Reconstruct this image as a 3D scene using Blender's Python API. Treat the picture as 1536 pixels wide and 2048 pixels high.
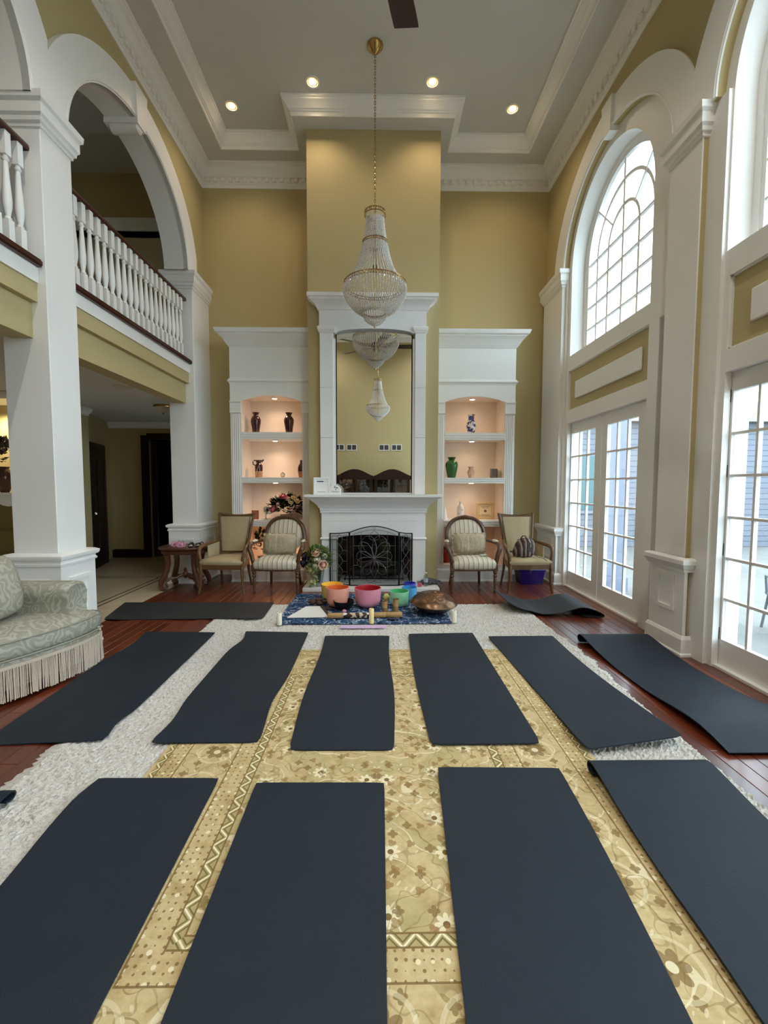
import bpy, math, random
from mathutils import Matrix, Vector
for o in list(bpy.data.objects): bpy.data.objects.remove(o)
SC = bpy.context.scene
COL = SC.collection
rnd = random.Random(7)
pi, sin, cos = math.pi, math.sin, math.cos

# ------------------------------------------------------------------ camera, sky, exposure
cd = bpy.data.cameras.new('camera'); cam = bpy.data.objects.new('camera', cd); COL.objects.link(cam)
cd.sensor_fit = 'VERTICAL'; cd.sensor_height = 36.0; cd.lens = 36.0*869.36/2048.0
cd.clip_start = 0.02; cd.clip_end = 200
def cam_axes(p, y, r):
    B = Matrix(((1,0,0),(0,0,-1),(0,1,0)))
    Ry = Matrix(((cos(y),0,-sin(y)),(0,1,0),(sin(y),0,cos(y))))
    Rx = Matrix(((1,0,0),(0,cos(p),-sin(p)),(0,sin(p),cos(p))))
    Rz = Matrix(((cos(r),-sin(r),0),(sin(r),cos(r),0),(0,0,1)))
    return Rz @ Rx @ Ry @ B
A = cam_axes(0.06173687, 0.01389669, 0.00195144)
cam.matrix_world = Matrix(((A[0][0],-A[1][0],-A[2][0],0),(A[0][1],-A[1][1],-A[2][1],0),(A[0][2],-A[1][2],-A[2][2],1.5),(0,0,0,1)))
SC.camera = cam
W = bpy.data.worlds.new('sky'); SC.world = W; W.use_nodes = True
bg = W.node_tree.nodes['Background']; bg.inputs[0].default_value = (0.72, 0.88, 1.0, 1); bg.inputs[1].default_value = 3.7
vs = SC.view_settings; vs.view_transform = 'Standard'; vs.look = 'None'; vs.exposure = 1.17; vs.gamma = 1.0; vs.use_curve_mapping = False
cy = SC.cycles; cy.use_denoising = True; cy.max_bounces = 10; cy.diffuse_bounces = 6; cy.glossy_bounces = 4; cy.transparent_max_bounces = 24
cy.caustics_reflective = False; cy.caustics_refractive = False; cy.sample_clamp_indirect = 8

# ------------------------------------------------------------------ materials
def lin(c):
    return tuple(((v/255.0)/12.92 if v/255.0 <= 0.04045 else ((v/255.0+0.055)/1.055)**2.4) for v in c) + (1.0,)
class NT:
    def __init__(s, name, rough=.5, metal=0.0, spec=.5):
        s.m = bpy.data.materials.new(name); s.m.use_nodes = True; s.t = s.m.node_tree
        s.b = s.t.nodes['Principled BSDF']; s.b.inputs['Roughness'].default_value = rough
        s.b.inputs['Metallic'].default_value = metal; s.b.inputs['Specular IOR Level'].default_value = spec
    def n(s, typ, **kw):
        nd = s.t.nodes.new(typ)
        for k, v in kw.items():
            if k.startswith('_'): setattr(nd, k[1:], v)
            else: s.set(nd.inputs[int(k[1:]) if k[0] == 'i' and k[1:].isdigit() else k.replace('_',' ')], v)
        return nd
    def set(s, sock, v):
        if hasattr(v, 'is_output') or isinstance(v, bpy.types.NodeSocket): s.t.links.new(v, sock)
        else: sock.default_value = v
    def math(s, op, a, b=0.0, c=0.0):
        nd = s.t.nodes.new('ShaderNodeMath'); nd.operation = op
        s.set(nd.inputs[0], a); s.set(nd.inputs[1], b); s.set(nd.inputs[2], c); return nd.outputs[0]
    def mix(s, f, a, b, op='MIX'):
        nd = s.t.nodes.new('ShaderNodeMix'); nd.data_type = 'RGBA'; nd.blend_type = op
        s.set(nd.inputs[0], f); s.set(nd.inputs[6], a); s.set(nd.inputs[7], b); return nd.outputs[2]
    def ramp(s, f, stops, interp='LINEAR'):
        nd = s.t.nodes.new('ShaderNodeValToRGB'); nd.color_ramp.interpolation = interp
        e = nd.color_ramp.elements
        e[0].position, e[0].color = stops[0]; e[1].position, e[1].color = stops[1]
        for p, c in stops[2:]:
            k = e.new(p); k.color = c
        s.set(nd.inputs[0], f); return nd.outputs[0]
    def noise(s, vec, scale, detail=3, rough=.5, dist=0.0):
        nd = s.n('ShaderNodeTexNoise', Scale=scale, Detail=detail, Roughness=rough, Distortion=dist)
        if vec is not None: s.set(nd.inputs['Vector'], vec)
        return nd.outputs['Fac']
    def vor(s, vec, scale, feature='F1', out='Distance', rand=1.0):
        nd = s.n('ShaderNodeTexVoronoi', _feature=feature, Scale=scale, Randomness=rand)
        if vec is not None: s.set(nd.inputs['Vector'], vec)
        return nd.outputs[out]
    def obj(s): return s.n('ShaderNodeTexCoord').outputs['Object']
    def pos(s): return s.n('ShaderNodeNewGeometry').outputs['Position']
    def sep(s, v):
        nd = s.n('ShaderNodeSeparateXYZ'); s.set(nd.inputs[0], v); return nd.outputs
    def comb(s, x, y, z=0.0):
        nd = s.n('ShaderNodeCombineXYZ'); s.set(nd.inputs[0], x); s.set(nd.inputs[1], y); s.set(nd.inputs[2], z); return nd.outputs[0]
    def scale(s, v, sc):
        nd = s.n('ShaderNodeMapping'); s.set(nd.inputs[0], v); nd.inputs['Scale'].default_value = sc; return nd.outputs[0]
    def col(s, c): s.set(s.b.inputs['Base Color'], c)
    def bump(s, h, strength=.3, dist=.01):
        nd = s.n('ShaderNodeBump', Strength=strength, Distance=dist); s.set(nd.inputs['Height'], h)
        s.t.links.new(nd.outputs[0], s.b.inputs['Normal'])
def plain(name, c, rough=.5, metal=0.0, spec=.5, c2=None, nscale=8, bump=0, bscale=40, coat=0):
    k = NT(name, rough, metal, spec)
    v = k.obj()
    if c2: k.col(k.mix(k.noise(v, nscale, 4), lin(c), lin(c2)))
    else: k.col(lin(c))
    if bump: k.bump(k.noise(v, bscale, 4), bump, .01)
    if coat: k.b.inputs['Coat Weight'].default_value = coat
    return k.m
WHITE = plain('white_trim_paint', (240,239,236), .45, c2=(236,235,231), nscale=3)
CEIL = plain('ceiling_paint', (208,208,203), .8, c2=(204,204,199), nscale=2)
YEL = plain('yellow_wall_paint', (188,172,126), .75, c2=(184,168,122), nscale=2.5, bump=.03, bscale=120)
PEACH = plain('cabinet_lining_paint', (236,220,206), .6)
STONE = plain('cast_stone', (243,242,241), .6, c2=(236,235,234), nscale=12, bump=.06, bscale=60)
DARKRED = plain('mahogany_stain', (66,24,18), .3, c2=(48,16,12), nscale=14)
BLACKWOOD = plain('dark_door_wood', (30,16,12), .4, c2=(20,10,8), nscale=10)
BRASS = plain('aged_brass', (176,142,84), .25, 1.0)
METAL_DK = plain('black_iron', (18,18,18), .5, .6)
HINGE = plain('bronze_hinge', (120,104,78), .35, 1.0)
def glassmat(name, tint=(1,1,1,1), fres=.06, rough=0.0, amb=.0):
    k = NT(name); t = k.t
    tr = k.n('ShaderNodeBsdfTransparent'); tr.inputs[0].default_value = tint
    gl = k.n('ShaderNodeBsdfGlossy', Roughness=rough)
    lw = k.n('ShaderNodeLayerWeight', Blend=.12)
    f = k.math('ADD', k.math('MULTIPLY', lw.outputs['Facing'], .5), fres)
    mx = k.n('ShaderNodeMixShader'); t.links.new(f, mx.inputs[0]); t.links.new(tr.outputs[0], mx.inputs[1]); t.links.new(gl.outputs[0], mx.inputs[2])
    t.links.new(mx.outputs[0], t.nodes['Material Output'].inputs[0]); return k.m
GLASS = glassmat('window_glass', (.97,.99,.985,1), .03)
CLEAR = glassmat('clear_glass', (.90,.93,.92,1), .10, .02)
def emis(name, c, s):
    k = NT(name); e = k.n('ShaderNodeEmission', Strength=s); e.inputs[0].default_value = lin(c)
    k.t.links.new(e.outputs[0], k.t.nodes['Material Output'].inputs[0]); return k.m
BULB = emis('warm_bulb', (255,226,178), 14)
MIRROR = NT('mirror_silver', .0, 1.0).m; MIRROR.node_tree.nodes['Principled BSDF'].inputs['Base Color'].default_value = (.88,.9,.88,1)

# ------------------------------------------------------------------ mesh building
class MB:
    def __init__(s): s.v = []; s.f = []
    def add(s, V, F):
        b = len(s.v); s.v += [tuple(p) for p in V]; s.f += [tuple(i+b for i in f) for f in F]; return s
    def box(s, x0, x1, y0, y1, z0, z1):
        V = [(x0,y0,z0),(x1,y0,z0),(x1,y1,z0),(x0,y1,z0),(x0,y0,z1),(x1,y0,z1),(x1,y1,z1),(x0,y1,z1)]
        return s.add(V, [(3,2,1,0),(4,5,6,7),(0,1,5,4),(1,2,6,5),(2,3,7,6),(3,0,4,7)])
    def rbox(s, x0, x1, y0, y1, z0, z1, r=.01):
        # chamfered box
        r = min(r, (x1-x0)/2.01, (y1-y0)/2.01, (z1-z0)/2.01)
        def ring(i, z): return [(x0+i,y0+r,z),(x0+r,y0+i,z),(x1-r,y0+i,z),(x1-i,y0+r,z),(x1-i,y1-r,z),(x1-r,y1-i,z),(x0+r,y1-i,z),(x0+i,y1-r,z)]
        h = r*.6
        L = [[(x0+r,y0+r,z0)]*0 + ring(h, z0), ring(0, z0+h), ring(0, z1-h), ring(h, z1)]
        return s.loft(L, True, True)
    def loft(s, rings, cap0=False, cap1=False, closed=True):
        n = len(rings[0]); V = [p for r in rings for p in r]; F = []
        for i in range(len(rings)-1):
            for j in range(n if closed else n-1):
                k = (j+1) % n; F.append((i*n+j, i*n+k, (i+1)*n+k, (i+1)*n+j))
        if cap0: F.append(tuple(range(n-1,-1,-1)))
        if cap1: F.append(tuple((len(rings)-1)*n+j for j in range(n)))
        return s.add(V, F)
    def lathe(s, prof, seg=24, c=(0,0,0), cap=True, sx=1, sy=1):
        R = [[(c[0]+r*sx*cos(2*pi*j/seg), c[1]+r*sy*sin(2*pi*j/seg), c[2]+z) for j in range(seg)] for r, z in prof]
        return s.loft(R, cap, cap)
    def tube(s, P, rad, seg=8, cap=True, flat=1.0, up=None):
        P = [Vector(p) for p in P]; n = len(P)
        if not isinstance(rad, (list, tuple)): rad = [rad]*n
        R = []; ref = Vector(up) if up else None
        for i, p in enumerate(P):
            d = (P[min(i+1,n-1)] - P[max(i-1,0)]).normalized()
            u = ref if ref is not None else (Vector((0,0,1)) if abs(d.z) < .95 else Vector((1,0,0)))
            a = d.cross(u); a = a.normalized() if a.length > 1e-6 else Vector((1,0,0))
            if ref is None: ref = a.cross(d)
            b = a.cross(d).normalized()
            R.append([tuple(p + a*(rad[i]*cos(2*pi*j/seg)) + b*(rad[i]*flat*sin(2*pi*j/seg))) for j in range(seg)])
        return s.loft(R, cap, cap)
    def bar(s, a, b, w, h=None):
        h = h or w; a = Vector(a); b = Vector(b); d = (b-a).normalized()
        u = Vector((0,0,1)) if abs(d.z) < .9 else Vector((1,0,0))
        p = d.cross(u).normalized()*(w/2); q = p.cross(d).normalized()*(h/2)
        R = [[tuple(c-p-q), tuple(c+p-q), tuple(c+p+q), tuple(c-p+q)] for c in (a, b)]
        return s.loft(R, True, True)
    def grid(s, nx, ny, fn, thick=None):
        V = [fn(i/nx, j/ny) for j in range(ny+1) for i in range(nx+1)]
        F = [(j*(nx+1)+i, j*(nx+1)+i+1, (j+1)*(nx+1)+i+1, (j+1)*(nx+1)+i) for j in range(ny) for i in range(nx)]
        return s.add(V, F)
    def ball(s, c, rx, ry=None, rz=None, seg=10, rings=6):
        ry = ry or rx; rz = rz or rx
        R = [[(c[0]+rx*sin(pi*i/rings)*cos(2*pi*j/seg), c[1]+ry*sin(pi*i/rings)*sin(2*pi*j/seg), c[2]-rz*cos(pi*i/rings)) for j in range(seg)] for i in range(rings+1)]
        return s.loft(R)
    def octa(s, c, r, h=None):
        h = h or r; x, y, z = c
        return s.add([(x+r,y,z),(x,y+r,z),(x-r,y,z),(x,y-r,z),(x,y,z+h),(x,y,z-h)], [(0,1,4),(1,2,4),(2,3,4),(3,0,4),(1,0,5),(2,1,5),(3,2,5),(0,3,5)])
    def sweep(s, path, prof, closed=False, cap=True):
        # path: plan points, profile (d, z): d is offset to the left of travel
        n = len(path); R = []
        for i in range(n):
            p = Vector(path[i])
            def nrm(a, b):
                d = (Vector(b)-Vector(a)).normalized(); return Vector((-d.y, d.x))
            n1 = nrm(path[i-1], path[i]) if (i > 0 or closed) else None
            n2 = nrm(path[i], path[(i+1) % n]) if (i < n-1 or closed) else None
            if n1 is None: m = n2
            elif n2 is None: m = n1
            else: m = (n1+n2)/(1+n1.dot(n2))
            R.append([(p.x+m.x*d, p.y+m.y*d, z) for d, z in prof])
        if closed: R.append(R[0])
        return s.loft(R, cap and not closed, cap and not closed)
    def strips(s, x0, x1, ys, lo, hi):
        # wall slab between x0 and x1, cut in strips along y, z from lo(y) to hi(y)
        n = len(ys); V = []; F = []
        for y in ys: V += [(x0,y,lo(y)),(x0,y,hi(y)),(x1,y,hi(y)),(x1,y,lo(y))]
        for i in range(n-1):
            for j in range(4):
                k = (j+1) % 4; F.append((i*4+j, i*4+k, i*4+4+k, i*4+4+j))
        F.append((3,2,1,0)); F.append(tuple((n-1)*4+j for j in range(4)))
        return s.add(V, F)
    def xf(s, M, start=0):
        s.v[start:] = [tuple(M @ Vector(p)) for p in s.v[start:]]; return s
def children_link(o, parent):
    COL.objects.link(o)
    if parent is not None: o.parent = parent
def tag(o, label=None, cat=None, group=None, kind=None):
    if label: o['label'] = label
    if cat: o['category'] = cat
    if group: o['group'] = group
    if kind: o['kind'] = kind
    return o
def build(name, mb, mat, parent=None, smooth=False, label=None, cat=None, group=None, kind=None, auto=None):
    me = bpy.data.meshes.new(name); me.from_pydata(mb.v, [], mb.f); me.update()
    import bmesh
    b = bmesh.new(); b.from_mesh(me)
    if len(mb.f) < 60000: bmesh.ops.recalc_face_normals(b, faces=b.faces)
    if smooth:
        ang = math.radians(auto or 40)
        for f in b.faces: f.smooth = True
        for e in b.edges:
            if len(e.link_faces) == 2 and e.calc_face_angle(0) > ang: e.smooth = False
    b.to_mesh(me); b.free()
    if isinstance(mat, (list, tuple)):
        for m in mat: me.materials.append(m)
    elif mat: me.materials.append(mat)
    o = bpy.data.objects.new(name, me); children_link(o, parent)
    return tag(o, label, cat, group, kind)
def empty(name, loc=(0,0,0), rz=0.0, parent=None, label=None, cat=None, group=None, kind=None):
    o = bpy.data.objects.new(name, None); o.location = loc; o.rotation_euler = (0,0,rz); o.empty_display_size = .1
    children_link(o, parent); return tag(o, label, cat, group, kind)
def share(name, me, parent, M=None, loc=None):
    o = bpy.data.objects.new(name, me); children_link(o, parent)
    if M is not None: o.matrix_local = M
    if loc is not None: o.location = loc
    return o
def copy_tree(o, parent=None):
    c = o.copy(); children_link(c, parent)
    for ch in list(o.children): copy_tree(ch, c)
    return c
def frange(a, b, n): return [a+(b-a)*i/n for i in range(n+1)]
def light(name, kind, loc, energy, color=(1,1,1), size=.05, rot=None, parent=None, spot=None, blend=.5):
    l = bpy.data.lights.new(name, kind); l.energy = energy; l.color = color
    if kind == 'SPOT': l.spot_size = spot; l.spot_blend = blend; l.shadow_soft_size = size
    elif kind == 'POINT': l.shadow_soft_size = size
    o = bpy.data.objects.new(name, l); o.location = loc
    if rot: o.rotation_euler = rot
    children_link(o, parent); return o
# ================================================================== THE ROOM
XL, XR, YB, YR, ZS, ZC = -2.80, 2.75, 7.25, -1.80, 6.50, 6.70
S = dict(kind='structure')
def ell(y, yc, a, z0, b):
    t = 1-((y-yc)/a)**2
    return z0 + b*math.sqrt(max(t, 0))
# ---- floors
k = NT('cherry_wood_planks', .3, spec=.6)
g = k.n('ShaderNodeObjectInfo').outputs['Random']; v = k.obj(); p = k.pos()
base = k.ramp(g, [(0, lin((92,38,22))), (.35, lin((116,50,28))), (.7, lin((138,66,38))), (1, lin((80,30,18)))])
gr = k.noise(k.scale(p, (60,2.2,1)), 2.0, 5, .6, .6)
k.col(k.mix(k.math('MULTIPLY', gr, .75), base, lin((54,22,13)), 'MIX')); k.b.inputs['Coat Weight'].default_value = .35; k.b.inputs['Coat Roughness'].default_value = .12
k.bump(gr, .05, .002)
WOODF = k.m
SUBF = plain('subfloor', (60,22,14), .5)
floor = build('floor', MB().box(-3.015, 2.85, YR, 7.25, -.06, -.012), SUBF, **S)
plank_me = bpy.data.meshes.new('plank'); pm = MB().rbox(0,1,0,1,0,1,.0)
pm = MB(); pm.add([(0,0,0),(1,0,0),(1,1,0),(0,1,0),(0.0,0,.8),(1,0,.8),(1,1,.8),(0,1,.8),(.03,.002,1),(.97,.002,1),(.97,.998,1),(.03,.998,1)],
    [(0,1,5,4),(1,2,6,5),(2,3,7,6),(3,0,4,7),(4,5,9,8),(5,6,10,9),(6,7,11,10),(7,4,8,11),(8,9,10,11)])
plank_me.from_pydata(pm.v, [], pm.f); plank_me.materials.append(WOODF)
PW = .098; hid = MB(); count = 0
rows = int((2.83+3.013)/PW)
for r in range(rows+1):
    x0 = -3.013+r*PW; x1 = min(x0+PW-.0015, 2.845); y = YR - rnd.random()*1.3
    while y < 7.24:
        L = rnd.uniform(.9, 1.7); y0 = max(y, YR); y1 = min(y+L, 7.24); y += L+.0015
        if y1 <= y0: continue
        xm = (x0+x1)/2
        vis = (y1 > 5.25 and abs(xm+.05) < 2.9) or (xm < -1.7 and y1 > 1.9) or (xm > 1.7 and y1 > 1.5)
        if vis and count < 300:
            o = share('plank', plank_me, floor); o.location = (x0, y0, -.012); o.scale = (x1-x0, y1-y0, .012); count += 1
        else: hid.box(x0, x1, y0, y1, -.012, -.0005)
if hid.v:
    h = build('plank_rest', hid, WOODF, floor, kind='stuff')
k = NT('cream_marble_tile', .12, spec=.5); v = k.pos()
k.col(k.mix(k.noise(v, 3, 5, .6, 1.0), lin((222,206,180)), lin((200,182,154)))); TILE = k.m
INLAY = plain('dark_stone_inlay', (70,52,38), .2)
GROUT = plain('grout', (170,150,122), .7)
ft = build('floor_hall', MB().box(-8, -3.015, YR, 9.2, -.06, -.012), GROUT, **S)
tile_me = {}
def tile(x0, x1, y0, y1, m=TILE, nm='floor_tile'):
    build(nm, MB().box(x0+.001, x1-.001, y0+.001, y1-.001, -.012, 0), m, ft)
# border tiles beside the wood, the double inlay line, then the field
ys = frange(1.6, 7.0, 9)
for i in range(9): tile(-3.44, -3.015, ys[i], ys[i+1])
tile(-3.465, -3.44, 1.6, 7.0, INLAY, 'inlay_strip'); tile(-3.56, -3.535, 1.6, 7.0, INLAY, 'inlay_strip')
for i in range(9): tile(-3.535, -3.465, ys[i], ys[i+1])
for x0 in (-4.16, -4.76, -5.36, -5.96):
    for i in range(9): tile(x0, x0+.6, ys[i], ys[i+1])
tile(-5.96, -3.015, 7.0, 7.02, INLAY, 'inlay_strip'); tile(-5.96, -3.015, 7.08, 7.1, INLAY, 'inlay_strip'); tile(-5.96, -3.015, 7.02, 7.08)
for x0 in (-3.56, -4.16, -4.76, -5.36, -5.96):
    for y0 in (7.1, 7.7, 8.3): tile(x0, min(x0+.6, -3.015), y0, y0+.6)
build('floor_hall_rest', MB().box(-8,-3.015,YR,1.6,-.012,0).box(-8,-5.96,1.6,9.2,-.012,0).box(-5.96,-3.015,8.9,9.2,-.012,0), TILE, ft, kind='stuff')

# ---- back wall, chimney breast, rear wall
build('wall_back', MB().box(-3.12, 3.03, YB, YB+.2, -.05, 6.9), YEL, **S)
BX0, BX1, BY = -1.016, .884, 6.45
fb0, fb1, fbz = -.60, .49, .76
wb = MB().box(BX0, fb0, BY, YB, 0, ZS).box(fb1, BX1, BY, YB, 0, ZS).box(fb0, fb1, BY, YB, fbz, ZS).box(fb0, fb1, 7.0, YB, 0, fbz)
build('wall_chimney_breast', wb, YEL, **S)
build('wall_rear', MB().box(-3.12, 3.03, YR-.2, YR, -.05, 6.9), YEL, **S)
bbp = lambda h: [(0,0),(.025,0),(.025,.02),(.018,.03),(.018,h-.03),(.012,h-.01),(.004,h),(0,h)]
build('baseboard_back', MB().sweep([(2.7,YB),(2.1,YB)], bbp(.15)).sweep([(-2.24,YB),(-2.74,YB)], bbp(.15)), WHITE, **S)
build('baseboard_rear', MB().sweep([(XL,YR),(XR,YR)], bbp(.15)), WHITE, **S)

# ---- ceiling, soffit ring with a notch round the breast, the two crown mouldings
build('ceiling', MB().box(-3.1, 3.0, YR-.1, YB+.1, ZC, ZC+.1), CEIL, **S)
TX0, TX1, TY0, TY1, NX0, NX1, NY = -2.35, 2.28, -1.4, 6.85, -1.18, 1.04, 6.24
sf = MB().box(-3.0, TX0, YR, YB, ZS, ZC).box(TX1, 2.9, YR, YB, ZS, ZC).box(TX0, TX1, TY1, YB, ZS, ZC).box(TX0, TX1, YR, TY0, ZS, ZC).box(NX0, NX1, NY, TY1, ZS, ZC)
build('ceiling_soffit', sf, CEIL, **S)
tray = [(TX0,TY0),(TX1,TY0),(TX1,TY1),(NX1,TY1),(NX1,NY),(NX0,NY),(NX0,TY1),(TX0,TY1)]
tp = [(0,ZS-.004),(.012,ZS-.004),(.014,ZS+.045),(.028,ZS+.05),(.034,ZS+.062),(.048,ZS+.07),(.062,ZS+.10),(.085,ZS+.13),(.104,ZS+.145),(.108,ZS+.16),(.124,ZS+.166),(.126,ZC-.002),(0,ZC-.002)]
build('trim_tray', MB().sweep(tray, tp, closed=True), WHITE, smooth=True, auto=20, **S)
cp = [(0,6.2),(.012,6.2),(.016,6.215),(.016,6.245),(.03,6.255),(.034,6.268),(.034,6.335),(.062,6.343),(.066,6.355),(.078,6.362),(.095,6.40),(.125,6.435),(.158,6.452),(.16,6.466),(.182,6.472),(.184,6.5),(0,6.5)]
crown_l = build('trim_crown_left', MB().sweep([(BX0,YB),(XL,YB),(XL,YR)], cp), WHITE, smooth=True, auto=20, **S)
crown_r = build('trim_crown_right', MB().sweep([(XL,YR),(XR,YR),(XR,YB),(BX1,YB)], cp), WHITE, smooth=True, auto=20, **S)
dm = MB().rbox(-.032,.032,0,.036,0,.058,.006); dme = bpy.data.meshes.new('dentil'); dme.from_pydata(dm.v, [], dm.f); dme.materials.append(WHITE)
def dentils(parent, a, b, nx, ny):
    L = math.hypot(b[0]-a[0], b[1]-a[1]); n = int(L/.113); ang = math.atan2(-nx, ny)
    for i in range(n):
        t = (i+.5)/n
        o = share('dentil', dme, parent); o.location = (a[0]+(b[0]-a[0])*t+nx*.032, a[1]+(b[1]-a[1])*t+ny*.032, 6.272)
        o.rotation_euler = (0,0,ang)
dentils(crown_l, (-2.74,YB), (BX0,YB), 0, -1); dentils(crown_l, (XL,4.0), (XL,7.2), 1, 0)
dentils(crown_r, (BX1,YB), (2.69,YB), 0, -1); dentils(crown_r, (XR,4.0), (XR,7.2), -1, 0); dentils(crown_r, (-1.2,YR), (1.2,YR), 0, 1)

# ---- right wall: spandrels, pilasters, arched recesses
aC, aA, aZ, aB, oA, oB = 5.31, 1.16, 4.60, 1.05, 1.50, 1.36
wC, wA, wZ, wB, wS = 5.45, .93, 4.555, .985, 3.363
RW = MB(); SP = MB()
for kbay in range(3):
    d = -2.84*kbay; e = -2.9*kbay
    y0, y1 = (aC-1.42+d, 7.25) if kbay == 0 else (aC-1.42+d, aC+1.42+d)
    if kbay == 2: y0 = YR
    arcw = [wC+d-wA*cos(pi*i/40) for i in range(41)]
    # yellow spandrel skin
    SP.strips(2.75, 2.83, [aC+d-aA*cos(pi*i/40) for i in range(41)], lambda y: ell(y, aC+d, aA, aZ, aB), lambda y: 6.7)
    SP.box(2.75, 2.83, y0, aC-aA+d, 0, 6.7).box(2.75, 2.83, aC+aA+d, y1, 0, 6.7)
    if kbay == 2:   # unseen rear bay opened as one tall glazed arch, added for more light
        RW.box(2.83, 3.03, y0, aC-aA+d, 0, 6.7).box(2.83, 3.03, aC+aA+d, y1, 0, 6.7)
        RW.strips(2.83, 3.03, [aC+d-aA*cos(pi*i/40) for i in range(41)], lambda y: ell(y, aC+d, aA, aZ, aB), lambda y: 6.7)
    else:
        # thick outer wall: door opening below, arched window opening above
        RW.box(2.83, 3.03, y0, 4.60+e, 0, 2.41).box(2.83, 3.03, 6.45+e, y1, 0, 2.41).box(2.83, 3.03, y0, y1, 2.41, wS)
        RW.box(2.83, 3.03, y0, wC-wA+d, wS, 6.7).box(2.83, 3.03, wC+wA+d, y1, wS, 6.7)
        RW.strips(2.83, 3.03, arcw, lambda y: ell(y, wC+d, wA, wZ, wB), lambda y: 6.7)
        # white face of the recess: casings, bands, window surround
        R2 = MB(); xa = 2.775; top = lambda y: ell(y, aC+d, aA+.02, aZ, aB+.02); za, zb, zc_ = 2.407, 2.585, 3.156; ya, yb = 4.525+e, 6.40+e
        R2.strips(xa, 2.83, arcw, lambda y: ell(y, wC+d, wA, wZ, wB), lambda y: max(top(y), ell(y, wC+d, wA, wZ, wB)+.01))
        R2.strips(xa, 2.83, frange(4.16+d, wC-wA+d, 8), lambda y: zc_, top).strips(xa, 2.83, frange(wC+wA+d, 6.47+d, 8), lambda y: zc_, top)
        R2.box(xa, 2.83, 4.36+e, ya, 0, zc_).box(xa, 2.83, yb, 6.478+d, 0, zc_).box(xa, 2.83, ya, yb, za, zb).box(xa, 2.83, wC-wA+d, wC+wA+d, zc_, wS)
        R2.box(2.742, 2.83, 6.455+e, (6.50, 3.75)[kbay], 0, 4.60)
        build('trim_%d' % (kbay*4+1), R2, WHITE, **S)
        pnl = build('trim_%d' % (kbay*4+2), MB().box(2.806, 2.83, ya, yb, zb, zc_), YEL, **S)
        build('raised_panel', MB().rbox(2.776, 2.807, 4.655+e, 6.20+e, 2.728, 2.968, .012), WHITE, pnl)
        fr = MB()
        for (a, b, c, f) in ((ya,yb,zc_-.014,zc_),(ya,yb,zb,zb+.014),(ya,ya+.014,zb,zc_),(yb-.014,yb,zb,zc_)): fr.box(2.79, 2.807, a, b, c, f)
        build('panel_frame', fr, WHITE, pnl)
    # archivolt
    AV = MB(); n = 60
    lo = lambda y: ell(y, aC+d, aA, aZ, aB); hi = lambda y: ell(y, aC+d, oA, aZ-.02, oB)
    ylo, yhi = aC-1.42+d, min(aC+oA+d, 7.24) if kbay == 0 else aC+1.42+d
    yy = sorted(set([aC+d-aA*cos(pi*i/40) for i in range(41)] + frange(ylo, aC-aA+d, 10) + frange(aC+aA+d, yhi, 10)))
    AV.strips(2.69, 2.706, yy, lo, lambda y: max(hi(y), lo(y)+.001))
    av = build('trim_%d' % (kbay*4+3), AV, WHITE, **S)
    AY = MB(); AY.strips(2.706, 2.75, yy, lo, lambda y: max(hi(y), lo(y)+.001)); build('archivolt_core', AY, YEL, av)
    bd = MB()
    bd.tube([(2.69, aC+d-(aA+.018)*cos(t), aZ+(aB+.018)*sin(t)) for t in frange(0, pi, 40)], .010, 6)
    build('bead', bd, WHITE, av, smooth=True)
    ks = MB(); z0, z1 = aZ+aB-.06, aZ+oB+.0
    ks.loft([[(2.665,aC+d-.075,z0),(2.83,aC+d-.075,z0),(2.83,aC+d+.075,z0),(2.665,aC+d+.075,z0)],[(2.655,aC+d-.115,z1),(2.75,aC+d-.115,z1),(2.75,aC+d+.115,z1),(2.655,aC+d+.115,z1)]], True, True)
    build('keystone', ks, WHITE, av)
build('wall_right', RW, WHITE, **S)
build('wall_right_spandrel', SP, YEL, **S)
def pil_frame(mb, x, y0, y1, z0, z1, w=.03, t=.012):
    for (a,b,c,f) in ((y0,y1,z0,z0+w),(y0,y1,z1-w,z1),(y0,y0+w,z0+w,z1-w),(y1-w,y1,z0+w,z1-w)):
        mb.box(min(x,x+t), max(x,x+t), a, b, c, f)
def pilaster(n, y0, y1):
    o = build('trim_pilaster_%d' % n, MB().box(2.70, 2.83, y0, y1, 0, 4.42), WHITE if n == 1 else YEL, **S)
    build('shaft_face', MB().box(2.688, 2.70, y0, y1, .86, 4.42), WHITE, o)
    pl = MB().box(2.672, 2.70, y0-.04, y1+.04, 0, .78)
    pil_frame(pl, 2.672, y0+.08, y1-.08, .37, .70, .035, -.012)
    pl.sweep([(2.80,y0-.04),(2.672,y0-.04),(2.672,y1+.04),(2.80,y1+.04)], [(0,0),(.03,0),(.03,.02),(.018,.032),(.018,.15),(.006,.175),(0,.18)])
    build('plinth', pl, WHITE, o)
    rl = MB().sweep([(2.81,y0-.03),(2.678,y0-.03),(2.678,y1+.03),(2.81,y1+.03)], [(0,.74),(.02,.745),(.022,.765),(.034,.78),(.04,.80),(.05,.815),(.05,.85),(.03,.865),(0,.87)])
    build('rail_moulding', rl, WHITE, o, smooth=True, auto=30)
    cpz = [(0,4.38),(.012,4.385),(.014,4.41),(.03,4.42),(.034,4.45),(.05,4.47),(.05,4.55),(.07,4.57),(.075,4.62),(0,4.62)]
    build('capital', MB().sweep([(2.83,y0),(2.69,y0),(2.69,y1),(2.83,y1)], cpz), WHITE, o)
pilaster(1, 6.50, 7.20)
for kbay in range(2): pilaster(kbay+2, 3.75-2.84*kbay, 4.15-2.84*kbay)

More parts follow.
